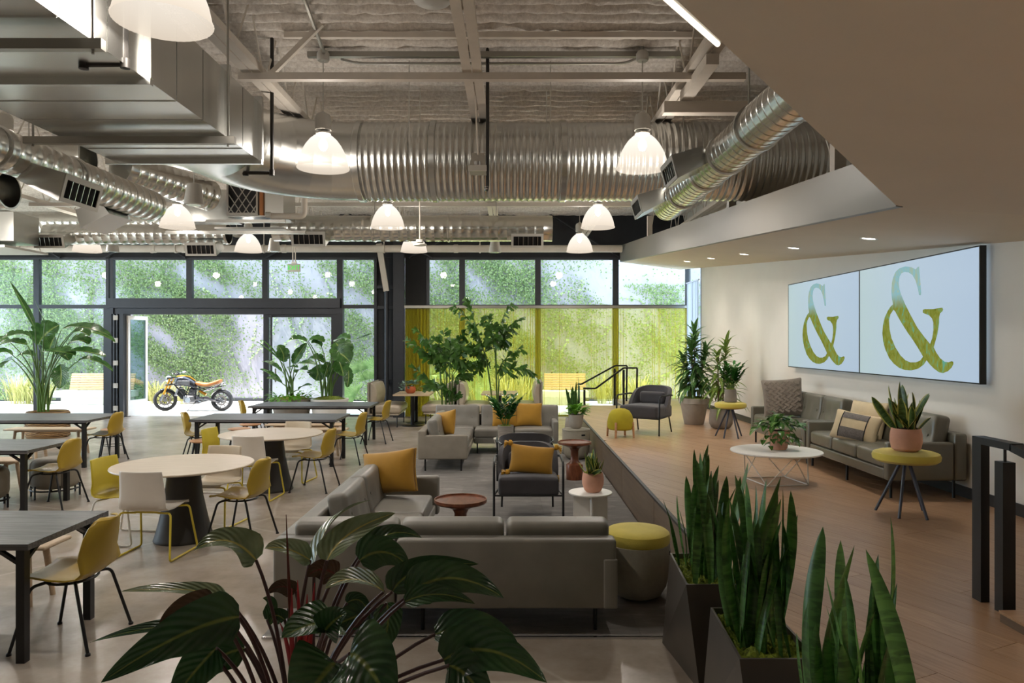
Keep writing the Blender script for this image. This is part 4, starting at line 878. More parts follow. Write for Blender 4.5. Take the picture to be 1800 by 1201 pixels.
def tripod(label, loc, r=.27):
    t = T('tripod_stool', label, 'stool', loc, 0, 'yellow topped stools')
    O('seat_pad', MB().lathe([(0,.455),(r*.9,.455),(r,.475),(r*1.02,.505),(r*.98,.53),(r*.85,.542),(0,.546)], 40), K['yellow_felt'], t); O('seat_plate', MB().lathe([(0,.435),(.10,.435),(r*.85,.452),(r*.85,.456),(0,.456)], 32), K['black'], t)
    for a in (-1.35, .5, 2.55, 4.0): O('leg', MB().tube([(.045*math.cos(a), .045*math.sin(a), .437), (.24*math.cos(a), .24*math.sin(a), .0)], [.015, .012], 8), mat('slate_leg', '3c4250', .5) if 'slate' not in K else K['slate'], t)
    return t
K['slate'] = mat('slate_painted_leg', '3c4250', .5)
tripod('yellow topped stool with splayed slate legs holding the pink pot', (3.42, 6.32, PZ), .265)
tripod('yellow topped stool with splayed slate legs holding the small dark pot', (3.42, 11.4, PZ), .24)
t = T('pouf', 'olive yellow domed pouf on four wooden legs', 'stool', (1.70, 11.42, PZ))
O('body', MB().lathe([(0,.115),(.17,.115),(.195,.135),(.205,.19),(.20,.27),(.18,.35),(.14,.41),(.08,.44),(0,.45)], 32), K['olive_felt'], t)
for a in (PI/4+.3, 3*PI/4+.3, 5*PI/4+.3, 7*PI/4+.3): O('leg', MB().tube([(.185*math.cos(a)*1.18, .185*math.sin(a)*1.18, 0), (.185*math.cos(a)*1.09, .185*math.sin(a)*1.09, .24)], [.016, .02], 10), K['beech'], t)
# ------------------------------------------------------------------ dining chairs
def shell_mesh(kind):
    if kind == 'bucket':
        pr = [(.235,.432,.19),(.215,.449,.205),(.14,.452,.225),(.03,.437,.235),(-.08,.428,.235),(-.155,.437,.232),(-.205,.475,.228),(-.228,.535,.226),(-.245,.62,.222),(-.263,.71,.205),(-.276,.765,.175),(-.285,.795,.13),(-.288,.806,.06)]
        curl, lift = .055, .022
    else:
        pr = [(.225,.425,.205),(.205,.447,.212),(.12,.448,.218),(.0,.437,.222),(-.09,.431,.222),(-.165,.436,.22),(-.205,.46,.218),(-.228,.51,.215),(-.238,.58,.21),(-.250,.68,.203),(-.264,.775,.196),(-.27,.80,.194)]
        curl, lift = .028, .012
    n = 14; k = len(pr)
    def fn(u, v):
        i = min(int(v*(k-1)), k-2); t_ = v*(k-1)-i; y, z, w_ = [pr[i][q]*(1-t_)+pr[i+1][q]*t_ for q in range(3)]
        s = 2*u-1; bk = min(1, max(0, (z-.45)/.12)) if v > .4 else 0
        return (s*w_, y + curl*bk*s*s*1.3, z + lift*(1-bk)*abs(s)**2.5)
    return MB().grid(n, (k-1)*2, fn).mesh('seat_shell')
SHM = {'bucket': shell_mesh('bucket'), 'sled': shell_mesh('sled')}
def chair_proto(kind, shell_m, rod_m):
    c = T('shell_chair' if kind == 'bucket' else 'sled_chair', 'x', 'chair')
    me_ = SHM[kind].copy(); me_.materials.append(K[shell_m])
    O('seat_shell', me_, None, c, solid=.009)
    if kind == 'bucket':
        for sx in (-1, 1):
            for y0, y1 in ((.13, .24), (-.13, -.25)):
                lg = O('leg', MB().tube(fillet([(sx*.10, y0*.6, .412), (sx*.20, y0*1.1, .405), (sx*.255, y1, .008)], .04), .0105, 8), K[rod_m], c)
                O('foot_glide', MB().lathe([(.016,0),(.016,.012),(.011,.018)], 10, (sx*.255, y1, 0)), K['black'], lg)
        O('under_frame', MB().tube([(.16*math.cos(2*PI*k/16), .15*math.sin(2*PI*k/16)-.0, .41) for k in range(16)], .009, 6, closed=True), K[rod_m], c)
    else:
        for sx in (-1, 1):
            O('sled_frame', MB().tube(fillet([(sx*.10, .13, .415), (sx*.235, .17, .42), (sx*.275, .25, .011), (sx*.275, -.25, .011), (sx*.235, -.16, .415), (sx*.10, -.13, .412)], .035), .0095, 8), K[rod_m], c)
        for y in (.13, -.13): O('cross_rod', MB().tube([(-.10, y, .415), (.10, y, .415)], .009, 6), K[rod_m], c)
    return c
def chairs(kind, sm, rm, group, spots):
    proto = chair_proto(kind, sm, rm)
    for k, (x, y, a, lb) in enumerate(spots):
        if k == 0: proto.location = (x, y, 0); proto.rotation_euler = (0, 0, a); tag(proto, lb, None, group)
        else: clone(proto, (x, y, 0), a, lb, group)
L90 = PI/2
chairs('bucket', 'shell', 'black', 'mustard shell chairs', [
    (-2.88, 4.77, L90, 'mustard shell chair at the end of the nearest black table'), (-5.40, 8.60, L90, 'mustard shell chair at the end of the second black table'), (-6.60, 11.80, L90, 'mustard shell chair at the end of the left far black table'),
    (-2.66, 7.17, L90-.12, 'mustard shell chair right of the near round table'), (-2.60, 9.60, L90-.1, 'mustard shell chair right of the far round table'), (-2.62, 11.75, L90-.1, 'mustard shell chair at the right end of the centre black table'),
    (-2.62, 14.1, L90-.1, 'mustard shell chair at the right end of the farthest black table'), (-5.06, 11.80, -L90+.25, 'mustard shell chair at the left end of the centre black table'), (-5.0, 14.1, -L90+.2, 'mustard shell chair at the left end of the farthest black table')])
chairs('sled', 'shell_w', 'rod_y', 'white sled chairs', [(-3.27, 6.67, -.06, 'off-white chair with yellow sled frame at the front of the near round table'), (-3.20, 9.08, -.05, 'off-white chair with yellow sled frame at the front of the far round table')])
chairs('sled', 'shell_c', 'rod_y', 'cream sled chairs', [(-3.20, 7.80, PI-.15, 'cream chair with yellow sled frame behind the near round table'), (-3.10, 10.22, PI-.15, 'cream chair with yellow sled frame behind the far round table')])
chairs('sled', 'shell_y', 'rod_w', 'yellow sled chairs', [(-3.82, 7.2, -L90-.12, 'yellow chair with white sled frame left of the near round table'), (-3.78, 9.62, -L90-.12, 'yellow chair with white sled frame left of the far round table')])
# ------------------------------------------------------------------ tables
for lb, x, y in (('large round bleached oak table on a black cone, nearer one', -3.245, 7.2), ('round bleached oak table on a black cone, farther one', -3.17, 9.6)):
    t = T('round_table', lb, 'table', (x, y, 0), 0, 'round tables')
    O('top', MB().lathe([(0,.712),(.60,.712),(.655,.724),(.66,.732),(.656,.74),(0,.74)], 64), K['oak_top'], t); O('pedestal', MB().lathe([(.275,0),(.278,.012),(.27,.03),(.225,.2),(.18,.42),(.158,.6),(.155,.712)], 40), K['base'], t)
def dark_table(label, xr, y0, y1, L=2.28):
    t = T('long_table', label, 'table', (xr-L, y0, 0), 0, 'black stained tables'); W_ = y1-y0
    n = 4
    for k in range(n): O('plank', MB().box(0, L, W_*k/n+.0012, W_*(k+1)/n-.0012, .703, .74), K['stain'], t, smooth=False)
    O('frame', MB().box(.1, L-.1, .12, .15, .67, .702).box(.1, L-.1, W_-.15, W_-.12, .67, .702), K['black'], t, smooth=False)
    for x in (.09, L-.09):
        for y in (.09, W_-.09):
            lg = O('leg', MB().box(x-.026, x+.026, y-.026, y+.026, 0, .702), K['black'], t, smooth=False)
            O('brace', MB().beam((x-.02*(1 if x > 1 else -1), y, .60), (x-.16*(1 if x > 1 else -1), y, .69), .03, .02).beam((x, y, .60), (x, y+(.15 if y < W_/2 else -.15), .69), .03, .02), K['black'], lg, smooth=False)
dark_table('black stained wood table cut off by the left foreground edge', -2.886, 4.34, 5.21)
dark_table('black stained wood table second from the front at left', -5.38, 8.07, 9.03)
dark_table('black stained wood table in front of the basket planter', -6.52, 11.16, 12.28)
dark_table('black stained wood table in the centre, behind the round tables', -2.72, 11.26, 12.24)
dark_table('black stained wood table nearest the garden doors', -2.66, 13.6, 14.6)
def bench(label, xc, y, L=1.42, z=.45):
    t = T('wood_bench', label, 'bench', (xc, y, 0), 0, 'pale wood benches')
    O('seat', MB().rbox(L, .34, .03, .014, 2, (0,0,z-.015)), K['ash'], t)
    for sx in (-1, 1):
        for sy in (-1, 1): O('leg', MB().tube([(sx*(L/2-.17), sy*.10, z-.03), (sx*(L/2-.13), sy*.135, 0)], [.026, .02], 10), K['ash'], t)
        O('rail', MB().box(sx*(L/2-.17)-.015, sx*(L/2-.17)+.015, -.1, .1, z-.07, z-.03), K['ash'], t, smooth=False)
    O('rail', MB().box(-(L/2-.17), L/2-.17, -.012, .012, z-.07, z-.032), K['ash'], t, smooth=False)
bench('pale wood bench behind the nearest black table', -4.12, 5.48); bench('pale wood bench behind the second black table', -6.95, 9.32); bench('pale wood bench behind the table with the basket planter', -8.0, 12.62)
bench('pale wood bench in front of the table with the basket planter', -8.0, 10.9, 2.2); bench('pale wood bench between the centre and the farthest black table', -3.76, 13.3); bench('pale wood bench behind the centre black table', -3.55, 12.55)
for lb, x, y in (('wooden round stool at the left of the centre black table', -4.72, 11.1), ('wooden round stool behind the left end of the centre black table', -4.72, 12.6), ('wooden round stool at the farthest black table', -4.78, 13.3), ('wooden round stool beside the far left black table', -6.85, 12.5)):
    t = T('round_stool', lb, 'stool', (x, y, 0), 0, 'wooden round stools')
    O('seat', MB().lathe([(0,.418),(.15,.418),(.185,.43),(.19,.44),(.18,.45),(0,.446)], 32), K['beech'], t)
    for a in (PI/4, 3*PI/4, 5*PI/4, 7*PI/4): O('leg', MB().tube([(.12*math.cos(a), .12*math.sin(a), .42), (.19*math.cos(a), .19*math.sin(a), 0)], [.018, .013], 8), K['black'], t)
    O('foot_ring', MB().tube([(.16*math.cos(2*PI*k/20), .16*math.sin(2*PI*k/20), .17) for k in range(20)], .006, 6, closed=True), K['black'], t)
for lb, x, y in (('grey felt round ottoman behind the second mustard chair', -5.78, 9.22), ('grey felt round ottoman cut by the left picture edge', -6.20, 8.5)):
    t = T('ottoman', lb, 'ottoman', (x, y, 0), 0, 'grey felt ottomans')
    O('body', MB().rbox(.56, .56, .37, .09, 4, (0,0,.295), fn=lambda q: Vector((q.x, q.y, q.z)) if math.hypot(q.x, q.y) < .001 else Vector((q.x*(max(abs(q.x), abs(q.y))/math.hypot(q.x, q.y)), q.y*(max(abs(q.x), abs(q.y))/math.hypot(q.x, q.y)), q.z))), K['taupe_cloth'], t)
    O('base_ring', MB().tube([(.275*math.cos(2*PI*k/28), .275*math.sin(2*PI*k/28), .10) for k in range(28)], .011, 6, closed=True), K['black'], t)
    for k in range(6): a = 2*PI*k/6+.2; O('leg', MB().tube([(.28*math.cos(a), .28*math.sin(a), 0), (.28*math.cos(a), .28*math.sin(a), .16)], .012, 6), K['black'], t)
# ------------------------------------------------------------------ window booths
def booth(label, x, y, s):             # s=+1 faces right, x = back plane
    t = T('window_booth', label, 'booth', (x, y, 0), 0, 'leather window booths')
    def seat_fn(q):
        if q.z > 0: q.z += .03*(1-(2*q.x/.66)**2)
        return q
    O('seat', MB().rbox(.66, 1.2, .17, .06, 5, (s*.42, 0, .40), fn=seat_fn), K['leather3'], t)
    def bf(q):
        if q.x*s > 0: q.x += s*.06*(1-(2*q.z/.52)**2)
        return q
    O('backrest', MB().rbox(.11, 1.18, .56, .05, 6, (s*.10, 0, .73), fn=bf), K['leather3'], t)
    O('back_panel', MB().box(min(0, s*.045), max(0, s*.045), -.6, .6, .28, 1.02), K['taupe_cloth'], t, smooth=False); O('seat_base', MB().box(min(s*.05, s*.7), max(s*.05, s*.7), -.59, .59, .28, .315), K['leather3'], t, smooth=False)
    for a in (.1, .66):
        for b in (-.52, .52): O('leg', MB().tube([(s*a, b, 0), (s*a, b, .28)], .013, 8), K['black'], t)
booth('tan leather booth seat at the dark wall bay, facing right', -3.27, 17.05, 1); booth('tan leather booth seat behind the left palm, facing left', -1.33, 17.3, -1); booth('tan leather booth seat right of the left palm, facing right', -1.27, 17.3, 1); booth('tan leather booth seat below the drooping palm frond, facing left', .70, 17.3, -1)
def booth_table(label, x, y):
    t = T('booth_table', label, 'table', (x, y, 0), 0, 'booth tables')
    O('top', MB().box(-.42, .42, -.55, .55, .705, .74), K['ash'], t, smooth=False)
    for dy in (-.32, .32):
        O('column', MB().tube([(0, dy, .012), (0, dy, .705)], .045, 12), K['black'], t); O('base', MB().lathe([(0,0),(.24,0),(.24,.01),(.05,.025),(0,.025)], 28, (0, dy, 0)), K['black'], t)
booth_table('pale wood booth table holding the orange pot', -2.3, 17.15); booth_table('pale wood booth table in front of the yellow curtain', -.29, 17.35)
# ------------------------------------------------------------------ screens with ampersands
SX = RX - .10; K['bezel'] = mat('black_bezel', '141414', .4)
def scr_mat():
    m, nt, b = new_mat('display_backdrop'); g = coord(nt, (1,1,1))
    sp = nt.nodes.new('ShaderNodeSeparateXYZ'); nt.links.new(g, sp.inputs[0])
    col = ramp(nt, math_n(nt, 'ADD', math_n(nt, 'MULTIPLY', sp.outputs['Y'], .22), .5), [(.1, 'aec3dc'), (.55, 'b6cbdc'), (.95, 'b9d0c8')])
    em = nt.nodes.new('ShaderNodeEmission'); nt.links.new(col, em.inputs[0]); em.inputs[1].default_value = SCREEN
    b.inputs['Base Color'].default_value = (.02,.02,.02,1); b.inputs['Roughness'].default_value = .35
    ad = nt.nodes.new('ShaderNodeAddShader'); nt.links.new(b.outputs[0], ad.inputs[0]); nt.links.new(em.outputs[0], ad.inputs[1]); nt.links.new(ad.outputs[0], nt.nodes['Material Output'].inputs[0]); return m
SCREEN = .6
def amp_mat():
    m, nt, b = new_mat('leafy_ampersand_image'); sp = nt.nodes.new('ShaderNodeSeparateXYZ'); nt.links.new(coord(nt), sp.inputs[0])
    n1 = noise(nt, coord(nt, (1, 2.2, 1.2), (.5, 0, 0)), 5, 3, .6, 1.5)
    gcol = ramp(nt, n1, [(.3, '6f7a2a'), (.5, '8a8f3c'), (.62, '7f9c5a'), (.72, '66a894')])
    tcol = ramp(nt, n1, [(.35, 'a9bda6'), (.55, '8ec0cc'), (.7, 'b6c29a')])
    col = mixc(nt, ramp(nt, math_n(nt, 'ADD', math_n(nt, 'MULTIPLY', sp.outputs['Z'], 1.0), .5), [(.62, (0,0,0,1)), (.78, (1,1,1,1))]), gcol, tcol)
    em = nt.nodes.new('ShaderNodeEmission'); nt.links.new(col, em.inputs[0]); em.inputs[1].default_value = SCREEN
    nt.links.new(em.outputs[0], nt.nodes['Material Output'].inputs[0]); return m
def splane(x, y):
    Yq = SX*F/(x-900); return Yq, EYE-(y-600.5)/F*Yq
yA, yB, yC = SX*F/(1722.5-900), SX*F/(1508-900), SX*F/(1385.5-900)
yM = (yA+yC)/2; zB, zT = EYE-.092*SX, EYE+.206*SX
Ya = ((1530, 455), 5.72)
def tp_(q): return splane(1530+q[0]/5.72, 455+q[1]/5.72)
outer = [(488,80),(494,150),(510,345),(505,368),(490,365),(478,300),(455,220),(425,165),(385,138),(345,132),(312,145),(292,180),(284,240),(290,300),(310,365),(345,450),(400,560),(470,690),(540,785),(600,858),(622,800),(634,720),(633,640),(620,600),(590,568),(545,552),(527,540),(528,515),(545,506),(630,506),(690,496),(722,492),(730,510),(722,530),(700,548),(690,590),(690,650),(672,760),(650,840),(636,890),(660,940),(700,1000),(745,1035),(785,1042),(815,1030),(832,1035),(834,1060),(815,1095),(780,1130),(730,1150),(690,1142),(640,1105),(600,1065),(565,1020),(535,1065),(480,1105),(410,1124),(350,1120),(290,1098),(235,1055),(190,1000),(150,910),(128,830),(121,750),(126,670),(145,590),(175,525),(200,485),(228,458),(216,400),(212,330),(216,250),(228,190),(255,130),(295,95),(350,77),(410,85),(455,108),(475,85)]
inner = [(232,512),(200,560),(186,620),(192,710),(212,800),(250,890),(300,970),(350,1020),(400,1042),(455,1042),(500,1025),(530,985),(490,915),(430,820),(370,735),(310,640),(270,570),(250,530)]
def amp_mesh(yc, zc):
    cu = bpy.data.curves.new('amp', 'CURVE'); cu.dimensions = '2D'; cu.fill_mode = 'BOTH'; cu.extrude = .001
    for lp in (outer, inner):
        sp = cu.splines.new('POLY'); pts = [tp_(q) for q in lp]; sp.points.add(len(pts)-1); sp.use_cyclic_u = True
        for k, (a, b) in enumerate(pts): sp.points[k].co = (a-yc, b-zc, 0, 1)
    tmp = bpy.data.objects.new('tmp', cu); COL.objects.link(tmp); dg = bpy.context.evaluated_depsgraph_get()
    me_ = bpy.data.meshes.new_from_object(tmp.evaluated_get(dg)); bpy.data.objects.remove(tmp)
    for v in me_.vertices: v.co = Vector((-v.co.z, v.co.x, v.co.y))
    me_.materials.clear(); me_.materials.append(amp_mat()); return me_
zc = (zB+zT)/2; am = amp_mesh((yA+yM)/2, zc); sm_ = scr_mat()
for lb, y0, y1 in (('right wall display showing a green ampersand, nearer the camera', yA, yM), ('left wall display showing a green ampersand, nearer the windows', yM, yC)):
    t = T('wall_display', lb, 'television', (SX, (y0+y1)/2, zc), 0, 'ampersand wall displays'); w_, h_ = (y1-y0)/2, (zT-zB)/2
    O('screen', MB().box(.002, .02, -w_+.012, w_-.012, -h_+.012, h_-.012), sm_, t, smooth=False)
    O('bezel', MB().box(0, .06, -w_, -w_+.012, -h_, h_).box(0, .06, w_-.012, w_, -h_, h_).box(0, .06, -w_+.012, w_-.012, -h_, -h_+.012).box(0, .06, -w_+.012, w_-.012, h_-.012, h_), K['bezel'], t, smooth=False)
    O('mount', MB().box(.06, .1, -w_*.7, w_*.7, -h_*.7, h_*.7), K['bezel'], t, smooth=False)
    O('ampersand', am, None, t, (.0, 0, 0))
# ------------------------------------------------------------------ handrails
def rail(label, pts, posts, w_=.04, loc=(0,0,0)):
    t = T('handrail', label, 'handrail', loc, 0, 'black steel handrails')
    for a, b in zip(pts, pts[1:]): O('rail', MB().beam(a, b, w_, w_), K['black'], t, smooth=False)
    for (x, y, z0, z1, ww) in posts: O('post', MB().box(x-ww/2, x+ww/2, y-ww/2, y+ww/2, z0, z1), K['black'], t, smooth=False)
for nm, y in (('black handrail of the far steps, nearer one', 17.1), ('black handrail of the far steps, closer to the curtain', 18.3)):
    k = y/17.1; f_ = lambda x, yy, Y=y: ((x-900)/F*Y, Y, EYE-(yy-600.5)/F*Y)
    if y < 18: P_ = [f_(1025,683), f_(1047,683), f_(1096,647), f_(1120,647), f_(1119,713)]; po = [(1.70, y, 0, .82, .05), (2.62, y, PZ, 1.28, .05)]
    else: P_ = [f_(1015,675.5), f_(1022,675.5), f_(1081,643), f_(1102,643), f_(1101,713)]; po = [(1.68, y, 0, .84, .05), (2.58, y, .16, 1.27, .05)]
    rail(nm, P_, po)
t = T('handrail', 'heavy black handrail with two posts at the right picture edge', 'handrail', (0,0,0), 0, 'black steel handrails')
O('post', MB().box(2.685, 2.735, 4.17, 4.25, PZ, 1.36), K['black'], t, smooth=False); O('post', MB().box(2.69, 2.76, 3.99, 4.06, PZ, 1.285), K['black'], t, smooth=False)
O('connector', MB().tube([(2.725, 4.025, 1.285), (2.725, 4.025, 1.36)], .008, 6), K['black'], t)
O('rail', MB().box(2.685, 2.755, 3.92, 4.25, 1.36, 1.40), K['black'], t, smooth=False); O('rail', MB().beam((2.72, 3.93, 1.378), (2.72, 2.6, 1.10), .07, .04), K['black'], t, smooth=False)
# ------------------------------------------------------------------ leaves
def P_lance(v): return max(0, math.sin(PI*min(1, v**.75)))**.85
def P_heart(v): return (min(1, (v+.03)/.16))**.55 * max(0, 1-v**1.9)**.8
def P_strap(v): return (.45+.55*min(1, v/.35)) * (1 if v < .62 else max(0, 1-((v-.62)/.38)**2)**.75)
def P_oval(v): return max(0, math.sin(PI*v))**.6
def leaf(b, c, t, w_, prof=P_lance, up=(0,0,1), fold=.25, nu=6, nv=12, wave=0.0, mb=None, tears=0):
    b, c, t, up = Vector(b), Vector(c), Vector(t), Vector(up)
    r_ = random.Random(int(abs(b.x*991+t.z*777)*100) % 99991); ph_ = r_.uniform(0, 6)
    def fn(u, v):
        p = (1-v)**2*b + 2*v*(1-v)*c + v*v*t; d = 2*(1-v)*(c-b) + 2*v*(t-c)
        d = d.normalized() if d.length > 1e-6 else (t-b).normalized()
        s_ = d.cross(up); s_ = s_.normalized() if s_.length > 1e-4 else Vector((1,0,0)); n_ = s_.cross(d)
        s = 2*u-1; hw = w_/2*prof(v)
        if tears and .08 < v < .95: hw *= 1-.25*max(0, math.sin(v*tears+ph_+(2 if s > 0 else 0)))**6
        return p + s_*s*hw + n_*(fold*abs(s)*hw + wave*w_*math.sin(v*11+ph_+s*1.5)*abs(s))
    m = mb or MB(); m.grid(nu, nv, fn, attr=True); return m
def inst(name, me_, parent, loc, az, el, sc=1.0, roll=0.0):    # a leaf mesh that grows along +y
    o = O(name, me_, None, parent, loc); o.rotation_euler = (Matrix.Rotation(az, 3, 'Z') @ Matrix.Rotation(el, 3, 'X') @ Matrix.Rotation(roll, 3, 'Y')).to_euler(); o.scale = (sc,)*3; return o
def lm(mb, m): me_ = mb.mesh('leaf'); me_.materials.append(K[m]); return me_
def pot(t, prof, m, top, r, fill='moss', mound=.03):
    O('pot', MB().lathe(prof, 40), K[m], t)
    bm_ = MB().lathe([(r, top-.02), (r*.9, top+mound*.3), (r*.6, top+mound*.8), (0, top+mound)], 28); rr = random.Random(int(r*1e4))
    bm_.v = [(x+rr.uniform(-.008,.008), y+rr.uniform(-.008,.008), z+rr.uniform(-.007,.009)) for x, y, z in bm_.v]; O('topping' if fill == 'moss' else 'soil', bm_, K[fill], t)
# ---- snake plants
def snake_variants(m, n=7, w0=.05, w1=.085, seed=1):
    r_ = random.Random(seed); out = []
    for k in range(n):
        w_ = r_.uniform(w0, w1); bend = r_.uniform(-.10, .10); tw = r_.uniform(-.8, .8); mb = MB(); b2 = r_.uniform(-.06, .06)
        def fn(u, v):
            s = 2*u-1; hw = w_/2*P_strap(v); a = tw*v
            return (math.cos(a)*s*hw + bend*v*v, math.sin(a)*s*hw + b2*math.sin(v*3) + .35*hw*s*s*math.cos(a), v)
        mb.grid(6, 18, fn, attr=True); out.append(lm(mb, m))
    return out
def snake_clump(t, meshes, n, rx, ry, z, h0, h1, lean=.22, seed=3, off=(0,0)):
    r_ = random.Random(seed)
    for k in range(n):
        x, y = r_.uniform(-rx, rx), r_.uniform(-ry, ry); h_ = r_.uniform(h0, h1)*(1 if k % 3 else .75)
        o = O('leaf', meshes[k % len(meshes)], None, t, (off[0]+x, off[1]+y, z-.02))
        o.rotation_euler = (-lean*y/ry*r_.uniform(.3, 1.2)+r_.uniform(-.06,.06), lean*x/rx*r_.uniform(.3, 1.2)+r_.uniform(-.06,.06), r_.uniform(0, 6.28)); o.scale = (h_*r_.uniform(1.0, 1.35)*.95, h_*1.15*.95, h_)
SN = snake_variants('l_snake', 10, .055, .095, 5); SNY = snake_variants('l_snake_y', 7, .15, .24, 6)
for k, (dy, n, h0, h1, lb) in enumerate(((0, 38, .42, .78, 'bronze faceted planter of snake plants beside the yellow drum stool'), (-.96, 40, .45, .84, 'bronze faceted planter of snake plants, middle of three'), (-1.95, 34, .36, .82, 'bronze faceted planter of snake plants cut by the bottom edge'))):
    t = T('snake_planter', lb, 'plant', (1.16, 4.4+dy, 0), 0, 'faceted snake plant planters')
    rim = [(-.14,.30,.584), (-.182,-.31,.584), (.165,-.31,.584), (.165,.30,.584)]; bs = [(-.188,.31,0), (-.113,-.34,0), (.185,-.30,0), (.185,.30,0)]
    inn = [(x*.93, y*.96, z) for x, y, z in rim]; low_ = [(x, y, .50) for x, y, z in inn]
    O('planter', MB().add(bs+rim+inn+low_, [(0,3,2,1)] + [(i, (i+1)%4, 4+(i+1)%4, 4+i)[::-1] if False else (i, 4+i, 4+(i+1)%4, (i+1)%4) for i in range(4)] + [(4+i, 8+i, 8+(i+1)%4, 4+(i+1)%4) for i in range(4)] + [(8+i, 12+i, 12+(i+1)%4, 8+(i+1)%4) for i in range(4)]), K['planter'], t, smooth=False)
    rr = random.Random(k)
    O('moss_bed', MB().grid(24, 36, lambda u, v: ((-.172*(1-v)-.132*v)*(1-u)+.155*u, -.295+.585*v, .55+.018*math.sin(u*17)*math.sin(v*23)+rr.uniform(-.012,.014))), K['moss'], t)
    snake_clump(t, SN, n, .11, .23, .56, h0, h1, .24, 11+k, (-.008,0))
t = T('snake_plant', 'variegated snake plant in a pink pot on the white side table', 'plant', (.80, 7.2, .465))
pot(t, [(0,0),(.065,0),(.085,.02),(.106,.08),(.108,.13),(.098,.19),(.09,.19),(.09,.17)], 'terracotta', .175, .09); snake_clump(t, SNY, 26, .055, .055, .17, .18, .30, .85, 31)
t = T('snake_plant', 'variegated snake plant in a pink pot on the yellow stool', 'plant', (3.42, 6.32, PZ+.548))
pot(t, [(0,0),(.09,0),(.115,.02),(.128,.08),(.127,.14),(.115,.195),(.105,.195),(.105,.17)], 'terracotta', .175, .105, 'soil'); snake_clump(t, SNY, 24, .07, .07, .17, .24, .46, .8, 37)
t = T('snake_plant', 'tall slim snake plant in a pale tapered pot near the far steps', 'plant', (1.03, 12.62, .0132))
O('pot', MB().lathe([(.15,0),(.155,.02),(.10,.62),(.09,.62),(.09,.55),(0,.55)], 30), K['cement'], t); snake_clump(t, SN, 16, .07, .06, .56, .5, .82, .18, 41)
# ---- ZZ, fern, succulent and pothos pots
LZZ = lm(leaf((0,0,0), (0,.5,.1), (0,1,0), .42, P_oval, fold=.2, nu=4, nv=6), 'l_zz'); LF = lm(leaf((0,0,0), (0,.5,.2), (0,1,-.1), .45, P_oval, fold=.2, nu=4, nv=6), 'l_fern'); LP = lm(leaf((0,0,0), (0,.5,.1), (0,1,-.25), .75, P_heart, fold=.15, nu=6, nv=8), 'l_pothos'); LS = lm(leaf((0,0,0), (0,.5,.15), (0,1,.25), .5, P_oval, fold=.3, nu=4, nv=5), 'l_succ')
def zz(t, z, n, h_, seed, leafs=10, ls=.075):
    r_ = random.Random(seed)
    for k in range(n):
        a = 2*PI*k/n + r_.uniform(-.3,.3); sp = r_.uniform(.25,.8); hh = h_*r_.uniform(.7,1.05)
        b = Vector((.03*math.cos(a), .03*math.sin(a), z)); c = b + Vector((math.cos(a)*sp*.12, math.sin(a)*sp*.12, hh*.65)); e = b + Vector((math.cos(a)*sp*hh*.75, math.sin(a)*sp*hh*.75, hh))
        pts = arc(b, c, e, 8); s_ = O('stalk', MB().tube(pts, [.007-.0006*i for i in range(9)], 6), K['stem_g'], t)
        for j in range(leafs):
            v = .25+.75*j/(leafs-1); p = (1-v)**2*b+2*v*(1-v)*c+v*v*e; sd = 1 if j % 2 else -1
            if j == leafs-1: inst('leaf', LZZ, s_, p, a-PI/2, .7, ls)
            else: inst('leaf', LZZ, s_, p, a-PI/2+sd*1.0, .45+r_.uniform(-.2,.3), ls*r_.uniform(.8,1.15))
t = T('zz_plant', 'glossy green plant in a ribbed grey pot on the wire table', 'plant', (-.10, 11.45, .431)); pot(t, [(0,0),(.10,0),(.118,.01),(.128,.20),(.118,.20),(.115,.18)], 'ribpot', .18, .115); zz(t, .18, 13, .46, 5, 13, .135)
t = T('zz_plant', 'glossy green plant in a small dark pot on the far yellow stool', 'plant', (3.42, 11.4, PZ+.548)); pot(t, [(0,0),(.088,0),(.097,.01),(.088,.20),(.078,.20),(.075,.18)], 'cement_d', .19, .08); zz(t, .19, 13, .38, 8, 12, .12)
t = T('fern_plant', 'lime green leafy plant in a pale cement bowl on the drum stool', 'plant', (1.06, 12.05, .512)); pot(t, [(0,0),(.06,0),(.085,.02),(.115,.10),(.125,.23),(.115,.23),(.112,.20)], 'cement', .20, .11, 'soil')
r_ = random.Random(3)
for k in range(64):
    a = r_.uniform(0, 6.28); q = r_.uniform(.0, .13); inst('leaf', LF, t, (q*math.cos(a), q*math.sin(a), .21+r_.uniform(0,.2)*(1-q*4)), a-PI/2, r_.uniform(-.1,.9), r_.uniform(.11,.18))
t = T('pothos_plant', 'trailing pothos in a terracotta pot on the white coffee table', 'plant', (2.86, 7.80, PZ+.341)); pot(t, [(0,0),(.07,0),(.085,.02),(.105,.12),(.11,.20),(.10,.20),(.098,.17)], 'terracotta', .17, .095, 'soil')
r_ = random.Random(9)
for k in range(95):
    a = r_.uniform(0, 6.28); q = r_.uniform(.02, .24); inst('leaf', LP, t, (q*math.cos(a), q*math.sin(a), .20+.17*(1-(q/.26)**2)*r_.uniform(.4,1.1)), a-PI/2+r_.uniform(-.5,.5), r_.uniform(-.55,.6), r_.uniform(.075,.125))
for k in range(7):
    a = -2.9+k*.45; L = r_.uniform(.16,.2); b = Vector((.09*math.cos(a), .09*math.sin(a), .20)); e = Vector(((L)*math.cos(a), L*math.sin(a), r_.uniform(.03,.10))); s_ = O('vine', MB().tube(arc(b, b+Vector((.09*math.cos(a), .09*math.sin(a), .02)), e, 6), .003, 5), K['stem_g'], t)
    for j in range(4): v = .35+.21*j; inst('leaf', LP, s_, b.lerp(e, v)+Vector((0,0,.015)), a-PI/2+(.8 if j % 2 else -.8), -.3, r_.uniform(.06,.09))
